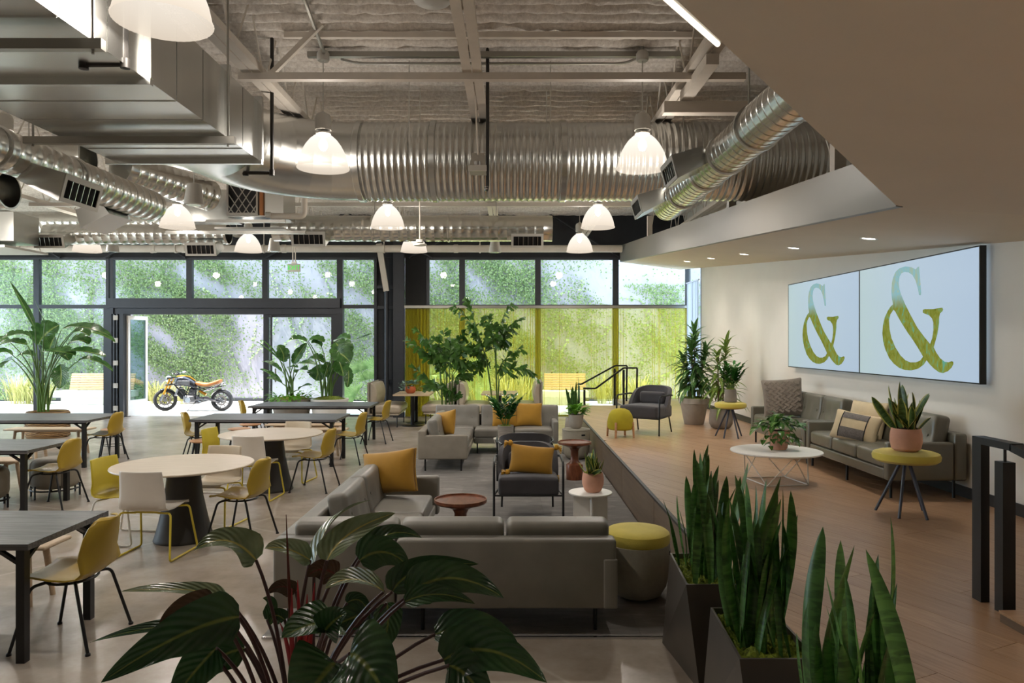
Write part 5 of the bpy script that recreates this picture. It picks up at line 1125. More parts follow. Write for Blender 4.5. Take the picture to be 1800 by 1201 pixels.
t = T('succulent_plant', 'grey green succulent in a round orange pot on the booth table', 'plant', (-2.37, 17.0, .741)); pot(t, [(0,0),(.07,0),(.105,.03),(.125,.08),(.12,.13),(.10,.165),(.09,.165),(.085,.15)], 'terra_o', .15, .09, 'soil')
for k in range(90):
    a = r_.uniform(0, 6.28); q = r_.uniform(.02, .25)*(1 if r_.random() < .7 else .6); inst('leaf', LS, t, (q*math.cos(a), q*math.sin(a), .17+.07*(1-(q/.25)**2)+r_.uniform(-.03,.03)-(.08 if q > .19 else 0)), a-PI/2+r_.uniform(-1,1), r_.uniform(-.6,.8), r_.uniform(.07,.12))
# ---- dracaenas
def drac(label, loc, potargs, canes, m, seed, ll=.34, lw=.17, dens=13):
    t = T('dracaena', label, 'plant', loc, 0, 'potted dracaenas'); r_ = random.Random(seed); pot(t, *potargs)
    L1 = [lm(leaf((0,0,0), (0,.5,.12+.1*k), (0,1,-.12-.13*k), lw, P_lance, fold=.3, nu=4, nv=8), m) for k in range(3)]
    for (x, y, x1, y1, z0, z1, zl) in canes:
        c = O('cane', MB().tube(arc((x,y,z0), (x,y,(z0+z1)/2), (x1,y1,z1), 8), [.016-.0008*i for i in range(9)], 8), K['trunk'], t)
        nn = int(dens*(z1-zl)/.25)
        for k in range(nn):
            v = k/(nn-1); z = zl+(z1-zl)*v; f_ = (z-z0)/(z1-z0); p = Vector((x,y,0)).lerp(Vector((x1,y1,0)), f_*f_); p.z = z
            inst('leaf', L1[k % 3], c, p, k*2.4+r_.uniform(-.3,.3), (-.35+1.5*v**2.2)+r_.uniform(-.25,.25), ll*r_.uniform(.75,1.1)*(1-.25*v))
drac('tall dark green dracaena in a big rimmed pale pot', (3.30, 13.2, PZ), ([(0,0),(.165,0),(.175,.01),(.245,.37),(.27,.375),(.272,.47),(.25,.475),(.245,.44)], 'cement', .47, .245), [(-.06,0,-.20,.05,.45,1.15,.62), (.02,.04,.02,.05,.45,1.62,.75), (.09,-.02,.20,-.05,.45,1.3,.62), (.0,-.04,-.1,-.1,.45,1.4,.7)], 'l_drac', 4, .44, .20, 21)
drac('striped light green dracaena in a rounded grey pot', (3.60, 12.55, PZ), ([(0,0),(.12,0),(.16,.02),(.195,.08),(.20,.15),(.195,.24),(.175,.34),(.165,.34),(.165,.30)], 'cement_d', .32, .165), [(-.04,0,-.06,.0,.30,1.22,.62), (.04,.02,.10,.02,.30,1.42,.68), (.07,-.05,.16,-.1,.30,.85,.45)], 'l_drac_v', 6, .40, .19, 18)
# ---- bird of paradise plants, leaf by leaf from the photograph, standing at the planter's distance
def bird(label, loc, Y, s, ox, oy, bases, lv, planter):
    t = T('bird_of_paradise', label, 'plant', loc, 0, 'bird of paradise plants'); planter(t); L = Vector(loc); r_ = random.Random(int(ox+Y*10))
    for k, (b, c, e, w_, th) in enumerate(lv):
        yb = Y + r_.uniform(-.35, .35); ye = yb + r_.uniform(-.3, .3)
        B = px(ox+b[0]/s, oy+b[1]/s, yb) - L; E = px(ox+e[0]/s, oy+e[1]/s, ye) - L; Cc = px(ox+c[0]/s, oy+c[1]/s, (yb+ye)/2) - L
        q = bases[k % len(bases)]; S0 = px(ox+q[0]/s, oy+q[1]/s, Y) - L; mid = Vector((S0.x*.85+B.x*.15, (S0.y+B.y)/2, S0.z*.35+B.z*.65))
        st_ = O('stalk', MB().tube(arc(S0, mid, B, 10), [.022-.0014*i for i in range(11)], 6), K['stem_g'], t)
        up = Vector((0, -.35, 1)) if th else Vector((.2, -1, .3))
        O('leaf', leaf(B, Cc, E, w_*(1.35 if w_ > .08 else 1), P_oval if th != 2 else P_lance, up, .35, 6, 22, .02, tears=23 if w_ > .12 else 0), K['l_bird'], t)
def basket(t):
    O('basket', MB().lathe([(0,0),(.37,0),(.385,.02),(.39,.50),(.37,.53),(.35,.52),(.35,.46)], 40), K['basket'], t); O('soil', MB().lathe([(.35,.46),(0,.48)], 24), K['moss'], t)
    rr = random.Random(2)
    for k in range(60): a = rr.uniform(0, 6.28); z = .03+k*.0078; O('wicker_strand', MB().tube([(.392*math.cos(a+i*.14), .392*math.sin(a+i*.14), z+.012*math.sin(i*2+k)) for i in range(9)], .012, 5), K['basket'], t)
z1 = [((275,480),(210,330),(75,105),.10,2), ((350,440),(310,340),(250,215),.06,2), ((300,610),(330,520),(465,450),.42,0), ((250,545),(150,500),(10,560),.26,1), ((80,590),(40,540),(-60,640),.30,1), ((215,610),(110,560),(-30,620),.22,1), ((480,490),(640,420),(875,545),.24,1), ((560,510),(740,470),(905,590),.24,1), ((530,610),(620,540),(700,600),.34,1), ((505,670),(640,630),(830,700),.22,1), ((610,735),(720,680),(885,815),.20,1), ((330,665),(470,640),(590,690),.26,1), ((95,720),(50,740),(15,785),.28,1), ((100,690),(30,640),(-60,690),.24,1), ((285,700),(220,660),(130,700),.20,1), ((385,660),(395,600),(430,540),.28,0), ((470,760),(490,840),(465,950),.25,0), ((580,500),(640,490),(700,540),.36,1), ((420,690),(500,660),(540,730),.3,1)]
bird('tall bird of paradise plant in a woven basket behind the left tables', (-9.5, 14.9, 0), 14.9, 4.45, 0, 470, [(320,1130),(345,1130),(375,1130),(300,1130)], z1, basket)
def tub(m, rim, r):
    def f_(t):
        O('pot', MB().lathe([(0,0),(r*.72,0),(r*.75,.02),(r,rim),(r*.93,rim),(r*.92,rim-.04)], 36), K[m], t)
        tp = MB().lathe([(r*.92,rim-.03),(r*.6,rim+.03),(0,rim+.05)], 28); rr = random.Random(4); tp.v = [(x, y, z+rr.uniform(-.01,.02)) for x, y, z in tp.v]; O('topping', tp, K['moss'], t)
        if m == 'cement_d':
            r2 = random.Random(8)
            for k in range(110): a = r2.uniform(0, 6.28); q = r*r2.uniform(.6, 1.08); inst('fern_leaf', LF, t, (q*math.cos(a), q*math.sin(a), rim+r2.uniform(-.12,.12)-(.25*max(0,q/r-.9))), a-PI/2, r2.uniform(-1.0,.6), r2.uniform(.12,.2))
    return f_
z2 = [((350,460),(370,370),(290,280),.22,0), ((335,560),(240,470),(140,455),.14,1), ((310,440),(200,330),(65,240),.07,2), ((300,420),(220,290),(110,215),.06,2), ((340,690),(230,580),(100,535),.14,1), ((330,680),(260,630),(170,630),.16,1), ((455,480),(480,400),(600,255),.17,0), ((490,575),(520,520),(600,545),.22,1), ((470,500),(560,450),(690,490),.20,1), ((515,750),(540,700),(655,705),.12,1), ((420,560),(418,450),(416,335),.03,2), ((400,520),(440,500),(500,520),.14,1)]
bird('bird of paradise plant with ferns at its foot right of the garden door', (-4.9, 16.2, 0), 16.2, 6, 440, 560, [(390,850),(430,850),(450,850)], z2, tub('cement_d', .68, .44))
z3 = [((600,245),(500,200),(405,232),.24,1), ((610,240),(700,200),(780,252),.26,1), ((752,300),(700,250),(645,262),.30,1), ((780,470),(700,390),(605,440),.26,1), ((690,500),(730,560),(690,655),.34,0), ((790,610),(830,560),(800,455),.24,0), ((880,250),(960,190),(1055,215),.28,1), ((895,250),(960,330),(1060,440),.40,0), ((885,370),(960,340),(1055,470),.34,0), ((930,430),(960,500),(985,610),.28,0), ((1030,510),(1050,620),(1020,730),.16,0), ((1060,255),(1160,215),(1290,155),.13,1), ((850,430),(855,360),(862,290),.03,2), ((870,430),(876,360),(880,290),.03,2)]
bird('bird of paradise plant in a white tub before the right door stile', (-4.06, 16.2, 0), 16.2, 6, 440, 560, [(760,860),(800,860),(830,860),(850,860)], z3, tub('white', .68, .42))
# ---- fishtail palms
def frond(A, Bc, E, n, size, seed):
    r_ = random.Random(seed); mb = MB(); pts = arc(A, Bc, E, 12); mb.e = []; mb.t = []
    mb.tube(pts, [.008-.0005*i for i in range(13)], 5); mb.e += [.5]*len(mb.v); mb.t += [.5]*len(mb.v)
    for k in range(n):
        v = .18+.82*k/(n-1); i = min(int(v*12), 11); p = pts[i].lerp(pts[i+1], v*12-i); d = (pts[i+1]-pts[i]).normalized(); sd = d.cross(Vector((0,0,1)))
        if sd.length < .1: sd = Vector((1,0,0))
        sd = sd.normalized()*(1 if k % 2 else -1); L = size*(1-.35*v)*r_.uniform(.7,1.2)
        g = (sd*r_.uniform(.3,1)+d*r_.uniform(.2,.9)+Vector((0,0,r_.uniform(-1.0,.35)))+Vector((0,r_.uniform(-.4,.4),0))).normalized(); nrm = g.cross(Vector((r_.uniform(-1,1), -1, r_.uniform(-.3,.3)))).normalized()
        w_ = L*r_.uniform(.28,.42); tip = p+g*L; drop = Vector((0,0,-.12*L))
        q = [p, p+g*L*.45-nrm*w_*.6, tip-nrm*w_+drop, tip*1.0+g*L*.12-nrm*w_*.35+drop, tip-g*L*.15, tip+g*L*.05+nrm*w_*.6, p+g*L*.5+nrm*w_*.5]
        nb = len(mb.v); mb.v += [tuple(x) for x in q]; mb.f += [(nb, nb+1, nb+6), (nb+1, nb+2, nb+3, nb+4), (nb+1, nb+4, nb+6), (nb+4, nb+5, nb+6)]; mb.e += [.5]*7; mb.t += [.5]*7
    return mb
def palm(label, loc, Y, bases, fr, size, seed, pr):
    t = T('fishtail_palm', label, 'plant', loc, 0, 'fishtail palms'); L = Vector(loc); r_ = random.Random(seed); s, ox, oy = 5.0, 690, 520
    O('pot', MB().lathe([(0,0),(pr*.8,0),(pr*.85,.02),(pr,.40),(pr*.9,.40),(pr*.9,.37)], 32), K['cement_d'], t); O('soil', MB().lathe([(pr*.9,.37),(0,.39)], 24), K['soil'], t)
    for k, (b, a, c, e, n) in enumerate(fr):
        ya = Y+r_.uniform(-.25,.25); ye = ya+r_.uniform(-.35,.35)
        q = bases[b]; S0 = px(ox+q[0]/s, oy+q[1]/s, Y+r_.uniform(-.06,.06)) - L; S0.z = .38
        A = px(ox+a[0]/s, oy+a[1]/s, ya) - L; C_m = px(ox+c[0]/s, oy+c[1]/s, (ya+ye)/2) - L; E = px(ox+e[0]/s, oy+e[1]/s, ye) - L
        O('stem', MB().tube(arc(S0, Vector((S0.x*.7+A.x*.3, (S0.y+A.y)/2, (S0.z+A.z)/2)), A, 8), [.013-.0006*i for i in range(9)], 6), K['stem_g'], t)
        O('frond', frond(A, C_m, E, n, size, seed*50+k), K['l_palm'], t, smooth=False)
palm('bushy fishtail palm standing behind the far sofa corner', (-1.15, 14.3, 0), 14.3, [(440,985),(470,985),(500,985),(525,985)], [
    (0,(420,640),(330,400),(215,300),26),(0,(415,660),(300,480),(140,385),24),(0,(430,900),(350,740),(190,640),20),(1,(470,640),(440,480),(450,320),28),(2,(500,620),(560,400),(640,310),28),(3,(530,700),(600,590),(700,600),24),(1,(450,660),(360,520),(300,400),26),(2,(500,650),(500,520),(520,400),28),(3,(525,680),(620,520),(600,430),26),(2,(510,760),(580,680),(690,700),22),(1,(480,700),(400,560),(400,440),28),(3,(540,960),(560,880),(540,850),16),(0,(435,800),(370,720),(330,800),16),(2,(500,600),(540,480),(570,380),28),(1,(470,620),(460,520),(380,380),26),(3,(520,860),(500,800),(450,790),14)], .22, 3, .24)
palm('tall airy fishtail palm standing behind the far sofa middle', (-.15, 14.4, 0), 14.4, [(890,985),(920,985)], [
    (0,(830,600),(760,300),(650,45),26),(0,(820,540),(700,160),(530,90),24),(1,(905,480),(930,200),(1040,85),26),(1,(910,460),(1000,240),(1125,205),22),(1,(900,470),(880,330),(990,440),28),(0,(820,560),(700,400),(640,480),26),(0,(830,600),(770,520),(760,660),22),(1,(935,700),(960,520),(1120,465),28),(1,(940,740),(1120,520),(1275,740),24),(1,(900,500),(920,300),(1000,300),28),(0,(830,560),(780,400),(680,260),24),(1,(905,520),(860,380),(880,260),30),(1,(900,480),(940,340),(1010,400),28),(0,(835,620),(860,560),(700,420),24),(1,(900,450),(850,250),(830,170),24)], .21, 7, .24)
# ---- foreground philodendron, leaf by leaf
ph = T('philodendron', 'large dark glossy philodendron with red shoots in the foreground', 'plant', (-.70, 2.35, 0)); Lp = Vector(ph.location)
O('pot', MB().lathe([(0,0),(.20,0),(.21,.02),(.27,.55),(.25,.55),(.25,.5)], 36), K['planter'], ph); O('soil', MB().lathe([(.25,.5),(0,.52)], 24), K['soil'], ph)
def Q(x, y, Y): return px(x, y, Y) - Lp
PH = [ # leaf base, control, tip, base depth, tip depth, width, up, material
 ((450,985),(400,925),(342,968),2.45,2.35,.14,(-.2,-.6,1),'l_phil2'), ((552,990),(570,900),(650,880),2.5,2.75,.115,(-.9,-.6,.4),'l_phil2'), ((575,985),(600,930),(695,902),2.35,2.5,.12,(-.5,-.9,.3),'l_phil2'),
 ((545,985),(500,955),(465,965),2.5,2.4,.10,(0,-.7,1),'l_phil2'), ((395,1050),(330,1028),(212,1040),2.35,2.3,.075,(0,-.35,1),'l_phil2'), ((375,1065),(320,1060),(278,1105),2.3,2.2,.10,(.1,-1,.4),'l_phil3'),
 ((420,1085),(330,1095),(178,1200),2.1,1.95,.16,(-.25,-1,.55),'l_phil'), ((400,1105),(300,1085),(158,1130),2.25,2.2,.07,(0,-.4,1),'l_phil'), ((350,1130),(260,1140),(190,1190),2.3,2.2,.10,(-.2,-.7,.8),'l_phil'), ((380,1140),(330,1190),(300,1240),2.1,2.0,.12,(.2,-1,.5),'l_phil'),
 ((640,965),(690,920),(742,946),2.5,2.6,.09,(0,-.7,1),'l_phil'), ((632,985),(680,950),(720,1000),2.4,2.45,.12,(.2,-.9,.5),'l_phil'), ((690,1040),(720,985),(842,992),2.3,2.35,.10,(0,-.9,.7),'l_phil'), ((720,1045),(790,985),(886,1052),2.25,2.3,.13,(.25,-.9,.6),'l_phil'), ((712,1058),(770,1030),(835,1062),2.2,2.2,.07,(.1,-.8,.8),'l_phil'),
 ((675,1040),(620,1000),(572,1035),2.2,2.0,.11,(0,-.6,1),'l_phil2'), ((590,1095),(545,1090),(495,1122),2.1,1.9,.14,(.1,-.8,.9),'l_phil'), ((570,1110),(590,1085),(610,1078),2.0,1.95,.10,(.4,-.8,.6),'l_phil'), ((590,1165),(560,1190),(520,1260),1.95,1.8,.22,(-.1,-1,.6),'l_phil'), ((615,1150),(650,1160),(690,1250),1.95,1.8,.20,(.3,-1,.5),'l_phil'),
 ((765,1115),(860,1080),(915,1150),2.25,2.2,.12,(.2,-.7,.9),'l_phil'), ((780,1160),(860,1110),(962,1201),2.15,2.05,.15,(.25,-1,.6),'l_phil'), ((790,1170),(830,1180),(865,1260),2.1,2.05,.13,(.2,-1,.4),'l_phil'), ((680,1060),(690,1110),(662,1150),2.45,2.45,.10,(.1,-1,.2),'l_phil'), ((610,1060),(640,1040),(650,1090),2.5,2.5,.06,(.1,-1,.2),'l_phil'),
 ((470,1090),(490,1050),(462,1052),2.5,2.5,.05,(0,-1,.3),'l_phil'), ((520,1040),(490,1020),(470,1045),2.55,2.5,.06,(0,-1,.3),'l_phil3'), ((500,1090),(480,1070),(475,1100),2.5,2.45,.06,(.2,-1,.2),'l_phil'), ((430,1140),(370,1150),(345,1210),2.35,2.3,.11,(0,-1,.4),'l_phil'), ((690,1200),(640,1180),(600,1230),2.2,2.1,.12,(0,-.8,.8),'l_phil'), ((590,1010),(560,990),(540,1015),2.4,2.35,.09,(0,-1,.1),'l_phil3'), ((640,1080),(600,1090),(560,1120),2.35,2.3,.09,(0,-.8,.6),'l_phil')]
for k, (b, c, e, yb, ye, w_, up, m) in enumerate(PH):
    B, C2, E = Q(*b, yb), Q(*c, (yb+ye)/2), Q(*e, ye); root = Vector((random.uniform(-.05,.05), random.uniform(-.04,.06), .50)); root.x += (B.x)*.08
    mid = Vector((root.x*.75+B.x*.25, (root.y+B.y)/2, root.z*.3+B.z*.7))
    O('leaf_stalk', MB().tube(arc(root, mid, B, 10), [.0085-.0003*i for i in range(11)], 8), K['stem'], ph)
    O('leaf', leaf(B, C2, E, w_, P_heart, up, .28, 8, 20, .012), K[m], ph)
for x, y, dx, r0 in ((503,905,8,.007), (523,1020,4,.009), (513,1035,0,.008), (540,1045,-3,.009), (553,1025,-8,.008), (492,1095,14,.007)):
    O('red_shoot', MB().tube(arc(Q(x+dx*2, 1230, 2.16), Q(x+dx, 1120, 2.14), Q(x, y, 2.12), 8), [r0*1.1, r0*1.1, r0, r0, r0*.9, r0*.8, r0*.6, r0*.4, .001], 8), K['red' if y > 950 else 'l_phil3'], ph)
# ------------------------------------------------------------------ ivy on the garden wall
def dens(x, y):
    def bell(x0, x1, s): return 1/(1+math.exp(-(x-x0)/s)) * 1/(1+math.exp((x-x1)/s))
    d = bell(-60, 85, 14)*.75 + bell(70, 150, 10)*.8*(1 if y > 470 else .8) + bell(150, 190, 12)*(.25 if y < 560 else .45) + bell(205, 395 - max(0, (y-640))*.5, 14)*(1.0 if y > 520 else .85) + bell(330, 450, 30)*(.42 if y < 560 else .12) + bell(540, 600, 22)*(.45 if y < 530 else .1) + bell(596, 675, 14)*.85*(1 if y < 640 else .5) + bell(745, 948, 12)*1.0 + bell(945, 1000, 20)*(.22 if y < 640 else .5) + bell(1000, 1050, 14)*(.12 if y < 520 else .4) + bell(1120, 1215, 14)*(.55 if y > 500 else .05)
    return min(1, d)
WYI = 23.96; n = 95000; cand = 0; V = []; Fq = []; Ev = []
r_ = random.Random(12)
h1 = [(r_.uniform(.5,3), r_.uniform(.5,3), r_.uniform(0,6)) for _ in range(6)]
k = 0
for _ in range(int(n*2.2)):
    if k >= n: break
    X_, Z_ = r_.uniform(-19, 6.2), r_.uniform(.05, 4.9)
    x, y = 900+X_*F/WYI, 600.5-(Z_-EYE)*F/WYI
    clump = .5+.5*sum(math.sin(X_*a*1.7+Z_*b*2.1+c) for a, b, c in h1)/3
    if r_.random() > dens(x, y)*min(1, max(.04, .02+1.35*clump)): continue
    s = r_.uniform(.03, .065); a = r_.uniform(0, 6.28); ca, sa = math.cos(a), math.sin(a); dpt = WYI - r_.uniform(.0, .16); tl, tu = r_.uniform(-.8, .8), r_.uniform(-.2, .9)
    for u, v in ((-.5,0),(0,-.45),(.5,0),(0,.62)):
        du, dv = (u*ca-v*sa)*s, (u*sa+v*ca)*s; V.append((X_+du, dpt - tl*du - tu*dv*.6, Z_+dv))
    b = k*4; Fq.append((b, b+1, b+2, b+3)); Ev.append(k); k += 1
me = bpy.data.meshes.new('ivy_leaves'); me.from_pydata(V, [], Fq); me.materials.append(K['ivy'])
iv = T('wall_ivy', 'green ivy climbing over the pale garden wall outside', 'ivy', (0, 0, 0))
o = O('ivy_leaves', me, None, iv); o['kind'] = 'stuff'
vm = MB()
for q in range(46):
    x0 = r_.choice([r_.uniform(380, 470), r_.uniform(500, 600), r_.uniform(945, 1050), r_.uniform(1120, 1200), r_.uniform(140, 200)]); y0 = r_.uniform(560, 690)
    X_, Z_ = (x0-900)*WYI/F, EYE-(y0-600.5)*WYI/F; a = r_.uniform(.9, 2.2); pts = []
    for i in range(14): pts.append((X_, WYI-.02, Z_)); a += r_.uniform(-.35,.35); X_ += .13*math.cos(a); Z_ = min(5, max(.1, Z_+.13*math.sin(a)))
    vm.tube(pts, .007, 4)
    for p in pts[2:]:
        for j in range(2):
            s = r_.uniform(.025,.05); nb = len(vm.v); X1, Z1 = p[0]+r_.uniform(-.06,.06), p[2]+r_.uniform(-.06,.06); vm.v += [(X1-s, WYI-.04, Z1), (X1, WYI-.07, Z1-s), (X1+s, WYI-.04, Z1), (X1, WYI-.02, Z1+s)]; vm.f.append((nb, nb+1, nb+2, nb+3))
o = O('ivy_shoots', vm, K['ivy'], iv, smooth=False); o['kind'] = 'stuff'
# ------------------------------------------------------------------ grasses and garden palms
def grass(label, x, y, h_, n, seed, sp=.35):
    r_ = random.Random(seed); mb = MB()
    for k in range(n):
        a = r_.uniform(0, 6.28); q = r_.uniform(0, sp*.5); b = Vector((q*math.cos(a), q*math.sin(a), 0)); L = h_*r_.uniform(.6,1.15); o_ = r_.uniform(.2, .9)*h_*.6
        leaf(b, b+Vector((math.cos(a)*o_*.3, math.sin(a)*o_*.3, L*.8)), b+Vector((math.cos(a)*o_, math.sin(a)*o_, L*r_.uniform(.55,1))), .022, P_strap, (math.cos(a), math.sin(a), .5), .1, 2, 5, mb=mb)
    t = T('ornamental_grass', label, 'grass', (x, y, -.01), 0, 'ornamental grass clumps'); o = O('blades', mb, K['grass'], t); o['kind'] = 'stuff'
pos = [('at the left picture edge', -15.6, 1.0), ('left of the concrete bench', -14.9, .9), ('beside the left bench end', -14.75, .7), ('under the basket plant leaves', -15.2, .8), ('just right of the white door leaf', -11.25, .75), ('left of the motorcycle front wheel', -10.9, .7), ('behind the motorcycle front wheel', -10.2, .6),
    ('behind the curtain at its left', -1.9, .9), ('behind the booth table', -1.0, 1.0), ('behind the drooping palm frond', -.2, 1.05), ('behind the curtain left of the bench', .3, .9), ('behind the far steps', 2.85, .95), ('behind the far handrail posts', 3.3, .95), ('behind the raised armchair', 4.0, .9)]
for k, (lb, x, h_) in enumerate(pos): grass('straw coloured grass clump outside ' + lb, x, 22.9 + .1*math.sin(k*2), h_, 110, 60+k, .6)
def fanpalm(label, x, y, n, seed, h_):
    t = T('fan_palm', label, 'plant', (x, y, -.01), 0, 'garden fan palms'); r_ = random.Random(seed)
    for k in range(n):
        a = r_.uniform(0, 6.28); el = r_.uniform(.3, 1.35); L = h_*r_.uniform(.6, 1.0); d = Vector((math.cos(a)*math.cos(el), math.sin(a)*math.cos(el)*.5, math.sin(el))); p = d*L
        O('stalk', MB().tube([(0,0,0), p*.6, p], .012, 5), K['stem_g'], t); mb = MB(); sd = d.cross(Vector((0,-1,.2))).normalized()
        for j in range(18): th = -1.5+3.0*j/17; g = (d*math.cos(th)+sd*math.sin(th)); leaf(p, p+g*.25, p+g*.5+Vector((0,0,-.06)), .05, P_lance, (0,-1,.3), .2, 2, 4, mb=mb)
        O('fan_leaf', mb, K['l_fan'], t)
fanpalm('garden fan palm outside the narrow window beside the dark bay', -4.25, 22.6, 14, 5, 1.3); fanpalm('garden fan palm seen through the left part of the yellow curtain', -2.3, 22.6, 12, 9, 2.2)
# ------------------------------------------------------------------ garden benches
for lb, x, L in (('concrete bench with cedar slat back outside the left windows', -14.05, 2.3), ('concrete bench with cedar slat back seen through the curtain', .75, 1.6)):
    t = T('garden_bench', lb, 'bench', (x, 22.3, -.01), 0, 'concrete garden benches')
    O('base', MB().box(.2, L-.1, .05, .55, 0, .24), K['cast'], t, smooth=False); O('seat_slab', MB().rbox(L, .65, .2, .02, 2, (L/2, .3, .345)), K['cast'], t)
    for k in range(7): O('slat', MB().rbox(L-.3, .03, .062, .006, 1, (L/2+.1, .42+.02*k, .49+.073*k)), K['slat'], t)
    for xx in (.5, L-.3): O('bracket', MB().beam((xx, .47, .44), (xx, .61, 1.0), .05, .02), K['black'], t, smooth=False)
# ------------------------------------------------------------------ motorcycle, seen from its left side
mc = T('motorcycle', 'graphite motorcycle with gold forks and tan saddle parked outside the open door', 'motorcycle', ((340-900)*20.6/F, 20.6, -.01)); mc_s = 20.6/F/9
def B(cx, cy, y=0): return Vector(((cx-900)*mc_s, y, (824-cy)*mc_s))
def wheel(c, R, wt, steer, nm):
    m4 = Matrix.Rotation(steer, 4, 'Z'); tr = MB().lathe([(R*.74, -wt*.42), (R*.86, -wt*.5), (R*.96, -wt*.36), (R, 0), (R*.96, wt*.36), (R*.86, wt*.5), (R*.74, wt*.42)], 40, axis='Y'); tr.f = [f for f in tr.f if len(f) == 4]
    o = O(nm, tr, K['rubber'], mc, c, (0, 0, steer))
    rm = MB().lathe([(R*.76, -wt*.4), (R*.70, -wt*.3), (R*.69, 0), (R*.70, wt*.3), (R*.76, wt*.4)], 40, axis='Y'); rm.f = [f for f in rm.f if len(f) == 4]; O('rim', rm, K['black'], o)
    O('hub', MB().lathe([(0,-.06),(.05,-.06),(.055,0),(.05,.06),(0,.06)], 16, axis='Y'), K['alu'], o)
    dk = MB().lathe([(R*.5,-.065),(R*.5,-.06),(R*.32,-.06),(R*.32,-.065)], 32, axis='Y'); dk.f = [f for f in dk.f if len(f) == 4]; O('brake_disc', dk, K['chrome'], o)
    for k in range(10): a = 2*PI*k/10; O('spoke', MB().beam((.04*math.cos(a), 0, .04*math.sin(a)), (R*.72*math.cos(a+.12), 0, R*.72*math.sin(a+.12)), .02, .018), K['black'], o, smooth=False)
RW = 174*mc_s
wheel(B(455, 652), RW, .13, math.radians(24), 'front_wheel'); wheel(B(1352, 655), 169*mc_s, .19, 0, 'rear_wheel')
for y in (-.10, .10):
    o = O('fork_leg', MB().tube([B(425, 640, y*1.1), B(560, 300, y)], [.028, .026], 10), K['gold'], mc); O('fork_slider', MB().tube([B(415, 660, y*1.1), B(455, 560, y*1.1)], .034, 10), K['alu'], o)
O('triple_clamp', MB().rbox(.13, .28, .04, .012, 2, B(555, 300)).rbox(.13, .28, .04, .012, 2, B(530, 410)), K['black'], mc)
O('headlight', MB().lathe([(0,-.09),(.06,-.08),(.095,-.02),(.1,.03),(.092,.05),(0,.055)], 24, axis='X'), K['chrome'], mc, B(515, 320), (0, 0, PI))
O('headlight_glass', MB().lathe([(0,0),(.08,.0),(.07,.02),(0,.035)], 24, axis='X'), K['glass_blue'], mc, B(488, 322), (0,0,PI))
O('instrument_dial', MB().lathe([(0,-.02),(.06,-.02),(.062,.02),(0,.025)], 18, B(600, 235)), K['chrome'], mc)
O('handlebar', MB().tube(fillet([B(760, 225, -.42), B(650, 250, -.22), B(620, 262, 0), B(640, 250, .22), B(540, 215, .42)], .08), .013, 8), K['black'], mc)
O('grip', MB().tube([B(730, 230, -.36), B(790, 220, -.46)], .019, 8), K['rubber'], mc); O('grip', MB().tube([B(560, 222, .38), B(510, 210, .46)], .019, 8), K['rubber'], mc)
mr = O('mirror', MB().tube([B(760, 225, -.43), B(830, 210, -.47)], .008, 6), K['chrome'], mc); O('mirror_glass', MB().rbox(.11, .02, .055, .02, 3, B(878, 202, -.48)), K['chrome'], mr)
O('clutch_cable', MB().tube(arc(B(560, 230, -.1), B(620, 90, -.1), B(700, 240, -.2), 10), .005, 5), K['black'], mc)
def tank_fn(q):
    x = q.x; k = 1 - .30*max(0, x/.31)**1.5; q.z = q.z*(1-.22*max(0, x/.31)) - .11*max(0, (x+.05)/.36) + .05*(1-(x/.31)**2); q.y *= k; return q
tk = O('fuel_tank', MB().rbox(.62, .32, .27, .11, 8, fn=tank_fn), K['bike_dark'], mc, B(790, 375)); O('tank_panel', MB().rbox(.36, .012, .11, .05, 5, (-.02, -.158, .0)), K['alu'], tk); O('tank_stripe', MB().tube([(-.26,-.02,.165), (-.1,-.02,.195), (.1,-.02,.165), (.26,-.02,.05)], .02, 6), K['gold'], tk)
def seat_fn(q):
    x = q.x; q.z += .10*max(0, (x+.05)/.35)**1.3 + .05*max(0, -(x)/.33)**2; q.y *= 1-.25*max(0, -x/.35); return q
O('saddle', MB().rbox(.70, .27, .11, .05, 8, B(1145, 415), fn=seat_fn), K['tan_seat'], mc)
fr = O('frame_tubes', MB().tube([B(620, 400, -.11), B(790, 580, -.14)], .019, 8), K['black'], mc)
for a, b_ in (((660, 450), (800, 560)), ((860, 440), (800, 570)), ((800, 570), (960, 590)), ((960, 440), (960, 640)), ((940, 440), (1090, 510)), ((1090, 510), (1330, 400)), ((1000, 470), (1330, 440))):
    for y in (-.12, .12): O('frame_tube', MB().tube([B(*a, y), B(*b_, y)], .016, 8), K['chrome' if a[0] > 1000 else 'black'], mc)
en = O('engine', MB().rbox(.34, .30, .24, .06, 4, B(860, 640)), K['alu'], mc)
O('cylinder', MB().rbox(.16, .22, .28, .03, 3, m=Matrix.Rotation(-.75, 4, 'Y')), K['black'], mc, B(720, 560)); O('cylinder', MB().rbox(.16, .22, .24, .03, 3, m=Matrix.Rotation(.3, 4, 'Y')), K['black'], mc, B(890, 530))
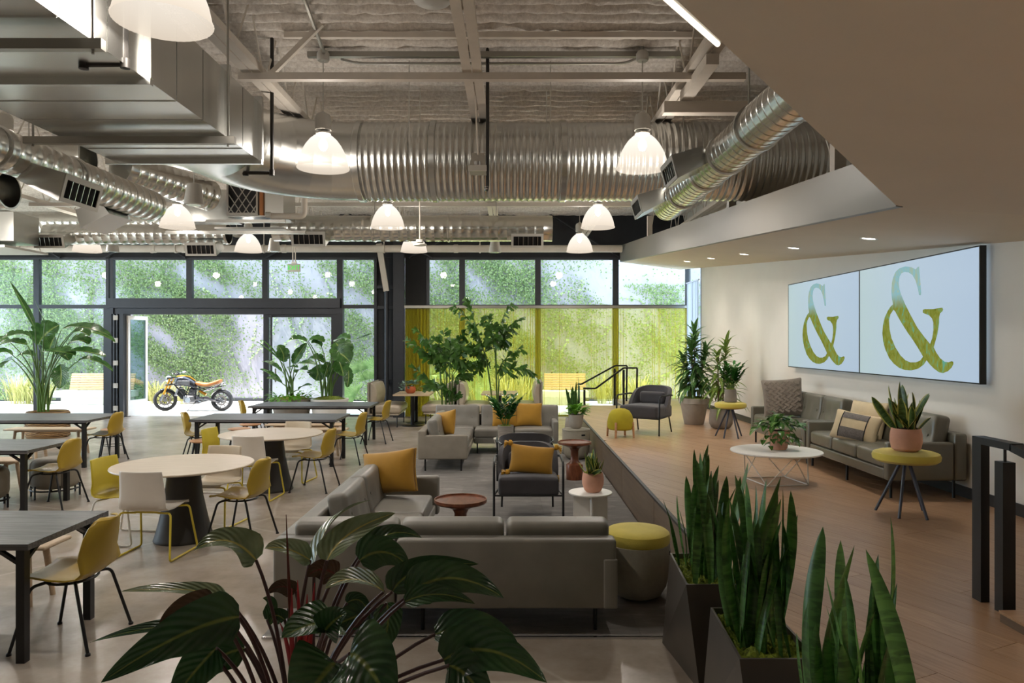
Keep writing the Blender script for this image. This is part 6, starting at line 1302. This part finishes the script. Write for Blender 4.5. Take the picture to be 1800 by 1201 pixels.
for k in range(6): O('cooling_fin', MB().rbox(.20, .25, .008, .003, 1, m=Matrix.Rotation(.3, 4, 'Y')), K['alu'], mc, B(880+4*k, 580-18*k))
O('clutch_cover', MB().lathe([(0,-.03),(.075,-.03),(.085,0),(.085,.03),(0,.03)], 24, axis='Y'), K['chrome'], mc, B(855, 645, -.16)); O('oil_sump', MB().rbox(.30, .2, .06, .025, 2, B(930, 695)), K['alu'], mc)
O('swingarm', MB().tube([B(985, 630, -.13), B(1140, 620, -.14), B(1350, 690, -.13)], [.05, .045, .03], 8), K['bike_dark'], mc); O('swingarm', MB().tube([B(985, 630, .13), B(1350, 690, .13)], [.05, .03], 8), K['bike_dark'], mc)
O('shock_absorber', MB().tube([B(1000, 510, .0), B(1100, 570, .0)], .04, 10), K['gold'], mc); O('exhaust', MB().tube(fillet([B(700, 620, .14), B(760, 700, .14), B(1000, 690, .16), B(1300, 640, .18)], .1), [.025]*len(fillet([B(700, 620, .14), B(760, 700, .14), B(1000, 690, .16), B(1300, 640, .18)], .1)), 10), K['chrome'], mc)
O('radiator', MB().rbox(.05, .26, .26, .02, 2, m=Matrix.Rotation(.5, 4, 'Y')), K['alu'], mc, B(670, 520))
def fender(c, R, a0, a1, w_, m, steer=0):
    mb = MB().grid(6, 12, lambda u, v: (R*math.cos(a0+(a1-a0)*v), (u-.5)*w_, R*math.sin(a0+(a1-a0)*v) - .03*(2*u-1)**2)); O('fender', mb, K[m], mc, c, (0, 0, steer), solid=.006)
fender(B(455, 652), RW*1.06, .35, 2.0, .15, 'bike_dark', math.radians(24)); fender(B(1352, 655), 169*mc_s*1.08, 1.5, 2.7, .2, 'bike_dark')
O('tail_light', MB().rbox(.10, .12, .06, .02, 2, B(1375, 395)), K['chrome'], mc); O('side_stand', MB().tube([B(950, 700, -.10), B(900, 760, -.2), B(868, 820, -.26)], .011, 6), K['chrome'], mc); O('foot_peg', MB().tube([B(1080, 660, -.15), B(1080, 655, -.26)], .014, 6), K['black'], mc)
